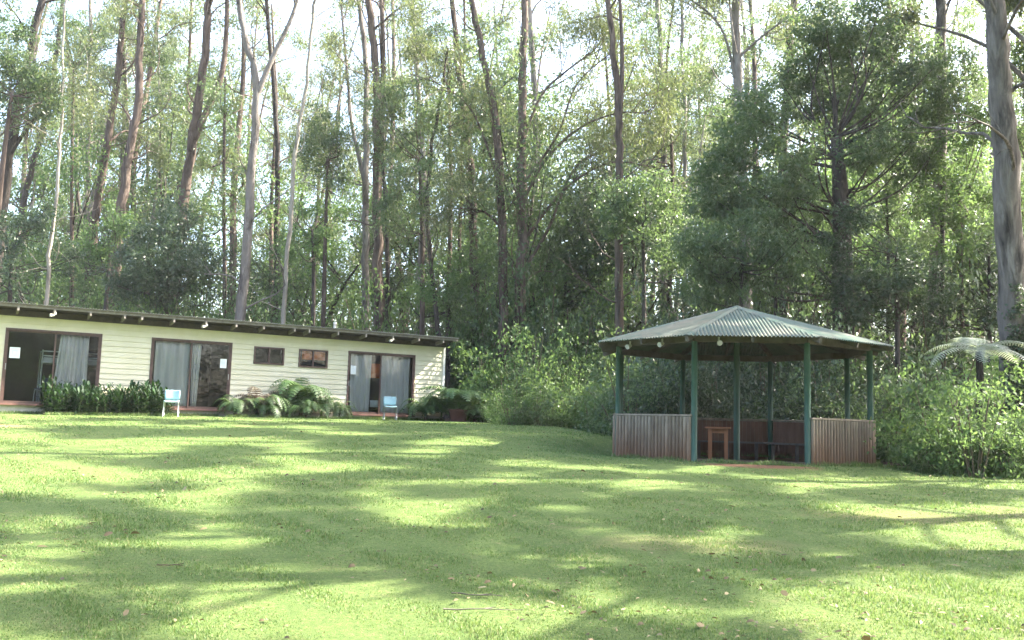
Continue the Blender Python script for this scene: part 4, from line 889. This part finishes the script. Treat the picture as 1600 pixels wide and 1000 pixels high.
# the wood behind the camera, which the cabin's glass doors mirror
for i, (x, y) in enumerate([(-22, -7), (-15, -12), (-9, -9), (-3, -13), (3, -10), (9, -14), (15, -9), (-12, -19), (0, -20), (7, -22), (18, -18), (-27, -15)]):
    place('gum_tree', GP[i % 5], (x, y, gz(x, y) - .1), i * 1.3, (1.1, 1.1, 1), 'gum of the wood across the lawn, mirrored in the cabin doors', 'tree', 'gums across the lawn mirrored in the doors')
for i, (x, y) in enumerate([(-19, -6), (-13, -8), (-7, -7), (-1, -9), (5, -8), (11, -9), (-16, -15), (-5, -16), (4, -16), (13, -15), (-24, -10), (18, -6)]):
    place('understorey_tree', LP[i % 5], (x, y, gz(x, y) - .1), i * 1.7, (1.3, 1.3, 1.25), 'leafy tree of the wood across the lawn, mirrored in the cabin doors', 'tree', 'leafy trees across the lawn mirrored in the doors')

# ------------------------------------------------------------------ shrubs
def proto_bush(seed, H, R, leaf, n=70, per=70, L=.09, W=.045, droop=.3):
    rng = np.random.default_rng(seed); cents, tubes = [], []
    for j in range(9):
        a = rng.uniform(0, 6.28); rr = R * rng.uniform(.1, .8); tip = np.array((rr * math.cos(a), rr * math.sin(a), H * rng.uniform(.5, .95))); b0 = np.array((rr * .2 * math.cos(a), rr * .2 * math.sin(a), -.05))
        lp = smooth_path([b0, b0 * .5 + tip * .5 + np.array((0, 0, .15)), tip], 3); tubes.append(tube_arrays(lp, np.linspace(.022, .008, len(lp)), 5))
    u = rng.normal(size=(n, 3)); u /= np.linalg.norm(u, axis=1)[:, None]; u[:, 2] = u[:, 2] * .5 + .48
    r = rng.uniform(.45, 1.05, n); lump = 1 + .2 * np.sin(u[:, 0] * 6 + seed) * np.cos(u[:, 1] * 5 + seed)
    c = u * (r * lump)[:, None] * np.array((R, R, H)); c[:, 2] = np.maximum(c[:, 2], .12)
    v, q = cat(tubes); tm = fast_mesh('stems', v, q); tm.materials.append(M['stem'])
    v, q = leaf_quads(rng, c, per, .26 * R / 1.1, L, W, droop); cm = fast_mesh('foliage', v, q); cm.materials.append(M[leaf]); return tm, cm
BP = {'mid': [proto_bush(81, 2.0, 1.3, 'leaf_mid'), proto_bush(82, 1.5, 1.2, 'leaf_mid', 60, 70, .075, .04)], 'light': [proto_bush(83, 1.8, 1.2, 'leaf_light', 64, 64, .08, .04)], 'dark': [proto_bush(84, 2.4, 1.4, 'leaf_dark', 90, 70, .10, .05), proto_bush(85, 1.6, 1.2, 'leaf_dark', 70, 70)]}
BP['bank'] = [proto_bush(86, 2.0, 1.2, 'leaf_light', 46, 62, .11, .05, .6), proto_bush(87, 1.8, 1.2, 'leaf_mid', 44, 60, .13, .05, .7), proto_bush(88, 1.7, 1.1, 'leaf_light', 42, 66, .085, .045, .4)]
for i, x in enumerate(np.linspace(-20, 20, 15)):
    p = (x, -5.5 - 2.5 * (i % 2) - abs(x) * .05); place('bush', BP['dark'][i % 2], (p[0], p[1], gz(p[0], p[1]) - .05), i * 1.3, (1.9, 1.9, 2.1), 'dark tall bush of the thicket across the lawn, mirrored in the cabin doors', 'bush', 'thicket across the lawn mirrored in the doors', ('stems', 'foliage'))
rng = np.random.default_rng(21)
def bushes(n, x0, x1, d0, d1, kinds, label, group, s0=.7, s1=1.3, name='bush', tall=1.0):
    for i in range(n):
        X = x0 + (x1 - x0) * (i + rng.uniform(.1, .9)) / n; D = rng.uniform(d0, d1); p = px(X, 600, D); kk = BP[kinds[int(rng.integers(0, len(kinds)))]]
        s = rng.uniform(s0, s1); place(name, kk[int(rng.integers(0, len(kk)))], (p[0], p[1], gz(p[0], p[1]) - .03), rng.uniform(0, 6.28), (s, s, s * tall * rng.uniform(.85, 1.2)), label, 'bush', group, ('stems', 'foliage'))
bushes(9, 770, 985, 28.6, 30.5, ['bank', 'light', 'bank'], 'leafy bush at the lawn edge between the cabin ferns and the gazebo', 'thicket bushes between cabin and gazebo', .5, .8)
bushes(11, 760, 1010, 31.5, 35, ['bank', 'light', 'bank', 'mid'], 'taller leafy bush in the second row of the thicket left of the gazebo', 'second row thicket bushes left of the gazebo', .8, 1.3, tall=1.3)
bushes(16, 740, 1060, 35, 41, ['mid', 'bank', 'mid', 'light'], 'tall scrub bush among the trunk feet left of the gazebo', 'scrub among the trunk feet left of the gazebo', 1.2, 1.8, tall=1.9)
bushes(14, 960, 1400, 25.4, 27.5, ['dark', 'dark', 'mid'], 'dark bush crowded close behind the gazebo', 'dark bushes behind the gazebo', .9, 1.35, tall=1.2)
bushes(14, 1000, 1560, 28.5, 32, ['dark', 'mid', 'mid'], 'tall dark scrub bush above the gazebo eaves', 'tall scrub behind the gazebo', 1.3, 1.8, tall=1.3)
bushes(9, 1432, 1650, 17.7, 19.4, ['bank', 'dark', 'bank', 'light'], 'glossy bush spilling onto the lawn right of the gazebo', 'front bushes right of the gazebo', .6, .9)
bushes(7, 1380, 1640, 21.6, 24.5, ['bank', 'bank', 'dark'], 'taller glossy bush in the bank right of the gazebo', 'bank bushes right of the gazebo', 1.0, 1.4)
bushes(26, -60, 720, 37, 44, ['mid', 'light', 'mid', 'bank'], 'scrub bush showing just above the cabin roof line', 'scrub above the cabin roof', 1.2, 1.9, tall=1.7)

# ------------------------------------------------------------------ ferns
def frond_arrays(rng, L, width, arch, pairs=22, tip_droop=1.2):
    """one arching frond along +x starting at the origin: rachis strip and toothed leaflets"""
    s = np.linspace(0, 1, pairs); el0 = arch; ang = el0 - (el0 + tip_droop) * s ** 1.2; st = L / pairs
    x = np.concatenate([[0], np.cumsum(np.cos(ang) * st)[:-1]]); z = np.concatenate([[0], np.cumsum(np.sin(ang) * st)[:-1]])
    V, Q = [], []; b = 0
    for i in range(pairs):
        if s[i] < .16: continue
        w = width * math.sin(math.pi * min(1, (.10 + .9 * s[i]) ** .8)) ** .8 * (1 if s[i] < .95 else .6) + .01
        tx, tz = math.cos(ang[i]), math.sin(ang[i])
        for sg in (-1, 1):
            ll = w * rng.uniform(.9, 1.08); hw = st * .46; seg = 4; sw = .35
            for k in range(seg):
                a, e = k / seg, (k + .96) / seg; da = 1 - .75 * a; db = 1 - .75 * e
                dz = lambda t: -.22 * t * t * ll
                p = [(a, -hw * da * .6), (a + .02, hw * da), (e, hw * db * .75), (e, -hw * db)]
                for (t, o_) in p:
                    V.append((x[i] + tx * (o_ + sw * t * ll * .6), sg * t * ll, z[i] + tz * (o_ + sw * t * ll * .6) + dz(t)))
                Q.append((b, b + 1, b + 2, b + 3)); b += 4
    for i in range(pairs - 1):
        r = .008 * (1 - .7 * s[i])
        V += [(x[i], -r, z[i] + .002), (x[i], r, z[i] + .002), (x[i + 1], r, z[i + 1] + .002), (x[i + 1], -r, z[i + 1] + .002)]; Q.append((b, b + 1, b + 2, b + 3)); b += 4
    return np.array(V, float), np.array(Q)
def rotz(v, a):
    c, s = math.cos(a), math.sin(a); return np.stack([v[:, 0] * c - v[:, 1] * s, v[:, 0] * s + v[:, 1] * c, v[:, 2]], -1)
def proto_fern(seed, n, L, W, mat, arch=(.6, 1.35), droop=(.7, 1.5)):
    rng = np.random.default_rng(seed); parts = []
    for i in range(n):
        v, q = frond_arrays(rng, L * rng.uniform(.7, 1.15), W * rng.uniform(.8, 1.1), rng.uniform(*arch), 20, rng.uniform(*droop)); parts.append((rotz(v, i * 2.4 + rng.uniform(-.4, .4)) + np.array((0, 0, .04)), q))
    v, q = cat(parts); me = fast_mesh('fronds', v, q); me.materials.append(M[mat]); return me
FP = [proto_fern(91, 24, 1.55, .30, 'fern', (.8, 1.5), (.8, 1.5)), proto_fern(92, 26, 1.35, .28, 'fern', (.75, 1.5), (.9, 1.6)), proto_fern(93, 22, 1.75, .34, 'fern', (.95, 1.52), (.8, 1.4)), proto_fern(94, 18, 1.35, .28, 'fern_dead', (1.1, 1.5), (.9, 1.5)), proto_fern(95, 40, 1.25, .17, 'leaf_mid', (.8, 1.5), (1.2, 2.0))]
b = MB(); b.tube([(0, 0, -.05), (0, 0, .10)], [.09, .06], 8); cr_me = b.build('rootstock', M['stem']).data
bpy.data.objects.remove(bpy.data.objects['rootstock'])
def fern(x, y, out, proto, s, label, group=None, zs=1.0):
    sx_, _ = clad_x(x, y, out); p = cab(sx_, -out); z = gz(p[0], p[1])
    return place('fern', (cr_me, FP[proto]), (p[0], p[1], z), x * .37, (s * .74, s * .74, s * 1.18 * zs), label, 'fern', group, ('rootstock', 'fronds'))
fern(368, 640, .75, 1, .95, 'green fern beside the right edge of the middle door')
fern(402, 640, .55, 3, 1.25, 'brown withered fern rising behind the green ferns near the middle door')
fern(415, 645, 1.0, 1, 1.0, 'low bright fern below the left small window, before the brown fern')
fern(448, 645, .55, 2, .95, 'fern with broad arching fronds below the gap between the small windows')
fern(470, 645, .6, 2, 1.35, 'tallest fern of the bed, below the right small window')
fern(478, 650, 1.15, 0, .8, 'small drooping fern at the lawn edge before the tallest fern')
fern(502, 648, .7, 0, 1.0, 'dense green fern right of the tallest fern')
fern(530, 650, .7, 4, .85, 'dark grassy drooping fern beside the left edge of the end door')
fern(665, 655, .65, 0, 1.1, 'fern in shade at the right edge of the end door')
fern(690, 655, .7, 2, 1.0, 'fern with long fronds against the cabin corner')
p_ = px(716, 655, 32.0); 
b = MB(); b.lathe([(.25, 0), (.27, .04), (.32, .34), (.36, .36), (.36, .41), (.31, .41), (.30, .35)], (0, 0, 0), 24); M['terracotta'] = mat_simple('terracotta', (.09, .035, .028), (.14, .055, .042), .75, 7)
pot = b.build('flower_pot', M['terracotta']); pot.location = (p_[0], p_[1], gz(p_[0], p_[1]) + .004); tag(pot, 'large dark terracotta pot under the fern right of the cabin', 'pot')
def fern_at(p, proto, s, label, z=None, group=None):
    return place('fern', (cr_me, FP[proto]), (p[0], p[1], gz(p[0], p[1]) if z is None else z), p[0] * 1.7, (s, s, s), label, 'fern', group, ('rootstock', 'fronds'))
fern_at(p_, 2, 1.15, 'sunlit fern with long arching fronds growing from the terracotta pot', gz(p_[0], p_[1]) + .34)
fern_at(px(742, 655, 32.4), 0, 1.0, 'fern at the right of the terracotta pot by the thicket')
fern_at(px(765, 655, 33.2), 1, 1.0, 'last fern to the right of the cabin, against the thicket')

# dark leafy plants in the bed between the first two doors
def proto_bed(seed):
    rng = np.random.default_rng(seed); parts, tubes = [], []
    for j in range(7):
        a = rng.uniform(0, 6.28); r = rng.uniform(.03, .16); h = rng.uniform(.55, .85); x0, y0 = r * math.cos(a), r * math.sin(a); ln = rng.normal(size=2) * .10
        st = np.array([(x0, y0, -.03), (x0 + ln[0] * .4, y0 + ln[1] * .4, h * .5), (x0 + ln[0], y0 + ln[1], h)]); tubes.append(tube_arrays(smooth_path(st, 3), np.linspace(.010, .004, 7), 5))
        for k in range(13):
            t = .12 + .88 * k / 12; pz = h * t; b0 = np.array((x0 + ln[0] * t, y0 + ln[1] * t, pz)); az = k * 2.4 + rng.uniform(-.4, .4); el = .15 + 1.0 * t + rng.uniform(-.25, .25); L = rng.uniform(.16, .26); w = L * .30
            d = np.array((math.cos(az) * math.cos(el), math.sin(az) * math.cos(el), math.sin(el))); s = np.array((-math.sin(az), math.cos(az), 0)); up = np.cross(d, s) * -1
            v = []
            for (u, ww, dz) in ((0, .12, 0), (.35, 1, .0), (.7, .75, -.08), (1, .03, -.25)):
                c = b0 + d * L * u + np.array((0, 0, dz * L)); v += [c - s * w * ww * .5 + np.array((0, 0, .012)), c, c + s * w * ww * .5 + np.array((0, 0, .012))]
            q = [(i * 3 + o_, i * 3 + 1 + o_, i * 3 + 4 + o_, i * 3 + 3 + o_) for i in range(3) for o_ in (0, 1)]; parts.append((np.array(v), np.array(q)))
    v, q = cat(tubes); tm = fast_mesh('stems', v, q); tm.materials.append(M['stem_green']); v, q = cat(parts); cm = fast_mesh('leaves', v, q); cm.materials.append(M['leaf_bed']); return tm, cm
BD = [proto_bed(s) for s in (101, 102, 103)]; rng = np.random.default_rng(33)
for i in range(30):
    x = 76 + (272 - 76) * (i // 2 + .5 * (i % 2) + rng.uniform(-.2, .2)) / 15; o_ = .28 + .42 * (i % 2) + rng.uniform(-.08, .08); s_, _ = clad_x(x, 630, o_); p = cab(s_, -o_); s = rng.uniform(.8, 1.15) * (1.08 if i % 2 == 0 else .85) * (.75 if x > 255 else 1)
    place('bed_plant', BD[i % 3], (p[0], p[1], gz(p[0], p[1])), rng.uniform(0, 6.28), (s * 1.1, s * 1.1, s), 'upright dark green leafy plant in the bed between the first two doors', 'plant', 'dark leafy plants in the cabin bed', ('stems', 'leaves'))

# tree ferns right of the gazebo: trunk and separate fronds
def tree_fern(label, loc, H, n, L, W, mat, seed, arch=(.25, .7), droop=(.5, .9), az=None):
    root = thing('tree_fern', label, 'tree fern', loc); rng = np.random.default_rng(seed)
    pts = wander(rng, (0, 0, -.1), (0, 0, 1), H + .1, 5, .05, .1); tb, _ = trunk_tube(rng, pts, .10, .075, 10, .4); mesh_obj('trunk', fast_mesh('trunk', *tb), M['bark_dark'], root, True)
    for i in range(n):
        v, q = frond_arrays(rng, L * rng.uniform(.8, 1.1), W * rng.uniform(.85, 1.1), rng.uniform(*arch), 26, rng.uniform(*droop)); a = (i * 2.4 if az is None else az[i % len(az)]) + rng.uniform(-.15, .15)
        mesh_obj('frond', fast_mesh('frond', rotz(v, a) + pts[-1], q), M[mat], root)
    return root
def gpt(x, y, d): p = px(x, y, d); return (p[0], p[1], gz(p[0], p[1]))
tree_fern('tree fern with silvery fronds spread before the biggest right trunk', gpt(1532, 640, 20.6), 2.6, 12, 1.45, .34, 'fern_silver', 5, (.25, 1.15), (.85, 1.4))
tree_fern('smaller tree fern with grey green fronds right of the gazebo roof edge', gpt(1452, 640, 22.3), 1.55, 10, 1.35, .28, 'fern', 6)
tree_fern('low tree fern with drooping lime green fronds close to the gazebo wall', gpt(1452, 715, 20.4), .85, 9, .95, .20, 'fern_lime', 7, (.4, .9), (1.4, 2.0))
for i, (x, d, pr, s, lb) in enumerate([(1420, 21.2, 1, .8, 'grey green fern halfway between the gazebo wall and the lime tree fern'), (1500, 20.8, 0, .9, 'bright fern in the bank below the silvery tree fern'), (1545, 20.4, 2, .8, 'fern between glossy bushes below the biggest trunk')]):
    fern_at(px(x, 680, d), pr, s, lb, gz(*px(x, 680, d)[:2]) + .0)
# ivy climbing the biggest trunk
rng = np.random.default_rng(44); cs = []
P = px_path([(1590, 650), (1583, 450)], 22.5)
for i in range(170):
    t = rng.beta(1, 1.6); c = P[0] + (P[1] - P[0]) * t; r = .42 - .05 * t; a = rng.uniform(-2.6, 1.0); cs.append(c + np.array((math.cos(a) * r, math.sin(a) * r, 0)))
v, q = leaf_quads(rng, np.array(cs), 34, .13, .075, .06, .4); base = np.array((P[0][0], P[0][1], gz(P[0][0], P[0][1])))
o = mesh_obj('ivy', fast_mesh('ivy', v - base, q), M['leaf_dark']); o.location = base; tag(o, 'dark ivy climbing the foot of the enormous right edge trunk', 'ivy')

# ------------------------------------------------------------------ grass blades, fallen leaves, sticks
rng = np.random.default_rng(55); n = 420000
y = 4.8 * (30.0 / 4.8) ** rng.uniform(0, 1, n) ; x = rng.uniform(-.66, .66, n) * (y + 1.2)
clump = np.sin(x * 3.1 + 2 * np.sin(y * 1.7)) * np.sin(y * 2.7 + x) + .6 * np.sin(x * 9 + y * 7)
ok = (y < lawn_far(x) - .02) & (np.hypot(x - GZC[0], y - GZC[1]) > 2.55) & (rng.uniform(-1.2, 1.4, n) < clump + .9)
for cx_, cy_, rx, ry in ((4.7, 17.85, 1.3, .35), (-11.9, 21.6, .9, .35)): ok &= (((x - cx_) / rx) ** 2 + ((y - cy_) / ry) ** 2 > rng.uniform(.4, 1.2, n))
x, y = x[ok], y[ok]; n = len(x); z = ground(x, y); h = rng.uniform(.012, .032, n) * (1 + .35 * clump[ok]) ; h = np.maximum(h, .012) * (1 + .55 * np.sin(x * 1.7 + 3 * np.sin(y * .8)) * np.sin(y * 1.9 + 1.2 * x)); w = .0022 + .00045 * y
# unmown tufts round the gazebo's foot and along the garden bed
k = 9000; ea = rng.uniform(0, 6.28, k); er = rng.uniform(2.72, 3.05, k); ex, ey = GZC[0] + np.cos(ea) * er, GZC[1] + np.sin(ea) * er; eh = rng.uniform(.03, .13, k) * (.5 + .5 * np.sin(ea * 9) ** 2)
sl_ = rng.uniform(-.4, 14, k); so_ = rng.uniform(.02, .22, k) + 1.0 * ((sl_ > 6.0) & (sl_ < 10)) + .75 * ((sl_ > 1.0) & (sl_ < 4.5)); fx, fy = CB[0] + CU[0] * sl_ - CI[0] * so_, CB[1] + CU[1] * sl_ - CI[1] * so_; fh = rng.uniform(.03, .12, k)
x = np.concatenate([x, ex, fx]); y = np.concatenate([y, ey, fy]); z = np.concatenate([z, ground(ex, ey), ground(fx, fy)]); h = np.concatenate([h, eh, fh]); w = np.concatenate([w, np.full(2 * k, .010)]); n = len(x)
a = rng.uniform(0, 6.28, n); le = rng.uniform(.1, .9, n) * h; la = rng.uniform(0, 6.28, n)
b0 = np.stack([x - np.cos(a) * w, y - np.sin(a) * w, z], -1); b1 = np.stack([x + np.cos(a) * w, y + np.sin(a) * w, z], -1); tp = np.stack([x + np.cos(la) * le, y + np.sin(la) * le, z + h], -1)
v = np.stack([b0, b1, tp], 1).reshape(-1, 3)
o = mesh_obj('grass', fast_mesh('grass', v, None, np.arange(n * 3).reshape(-1, 3)), M['grass']); tag(o, 'short mown grass blades covering the lawn', 'grass', None, 'stuff')
n = 5200; y = 5.5 * (26.0 / 5.5) ** rng.uniform(0, 1, n); x = rng.uniform(-.6, .6, n) * y; drift = np.sin(x * 1.3 + np.sin(y * .9) * 2) * np.sin(y * 1.1 + x * .6); ok = (drift + rng.normal(size=n) * .35 > .15) & (y < lawn_far(x)) & (np.hypot(x - GZC[0], y - GZC[1]) > 2.7); x, y = x[ok], y[ok]; n = len(x)
L = .025 + .09 * rng.beta(1.1, 3.8, n); W = L * rng.uniform(.18, .42, n); a = rng.uniform(0, 6.28, n); d = np.stack([np.cos(a), np.sin(a), rng.uniform(-.12, .3, n)], -1); s = np.stack([-np.sin(a), np.cos(a), rng.normal(size=n) * .5], -1); p = np.stack([x, y, ground(x, y) + .03], -1)
cz = np.zeros((n, 3)); cz[:, 2] = rng.uniform(.0, .35, n) * L
v = np.stack([p, p + d * (L * .3)[:, None] + s * (W / 2)[:, None] + cz, p + d * (L * .3)[:, None] - s * (W / 2)[:, None] + cz * .4, p + d * (L * .75)[:, None] + s * (W * .4)[:, None] + cz, p + d * (L * .75)[:, None] - s * (W * .4)[:, None] + cz * .4, p + d * L[:, None]], 1).reshape(-1, 3)
i6 = np.arange(n)[:, None] * 6; q = i6 + np.array([[1, 2, 4, 3]]); t3 = np.concatenate([i6 + np.array([[0, 2, 1]]), i6 + np.array([[3, 4, 5]])])
o = mesh_obj('fallen_leaves', fast_mesh('fallen_leaves', v, q, t3), M['litter']); tag(o, 'dry tan gum leaves scattered over the lawn', 'fallen leaves', None, 'stuff')
for x_, y_, ln, a, lb in ((755, 958, .6, .1, 'long grey stick lying on the grass near the bottom of the view'), (745, 935, .42, -.25, 'short thin twig lying just beyond the long grey stick'), (265, 888, .22, .1, 'small dark bark strip on the grass at the lower left')):
    p = px(x_, y_, 1) - CAM; t = 5.0
    for _ in range(60):
        w_ = CAM + p * t; t += (w_[2] - gz(w_[0], w_[1])) * 3.0
    b = MB(); rg = random.Random(int(x_)); pts = [(-ln / 2 + ln * i / 6, rg.uniform(-.02, .02), .022 + rg.uniform(0, .012)) for i in range(7)]; b.tube(pts, np.linspace(.006, .003, 7), 6)
    b.tube([pts[3], (pts[3][0] + .10, .08, .03)], [.005, .003], 5)
    o = b.build('stick', M['beam_wood'] if ln > .3 else M['stem']); o.location = (w_[0], w_[1], gz(w_[0], w_[1])); o.rotation_euler = (0, 0, a); tag(o, lb, 'stick')


# ------------------------------------------------------------------ thin haze volume, added to give the trees a light bloom
hz = MB(); hz.box(-175, -95, -9, 175, 195, 95)
m = bpy.data.materials.new('haze'); m.use_nodes = True; n = m.node_tree; n.nodes.clear()
pv = N(n, 'ShaderNodeVolumePrincipled'); pv.inputs['Color'].default_value = (.95, .95, .95, 1); pv.inputs['Density'].default_value = .00040; pv.inputs['Anisotropy'].default_value = .3
ho = N(n, 'ShaderNodeOutputMaterial'); n.links.new(pv.outputs[0], ho.inputs['Volume'])
tag(hz.build('haze', m), 'thin pale haze volume added among the trees for a light bloom', 'haze', None, 'stuff')
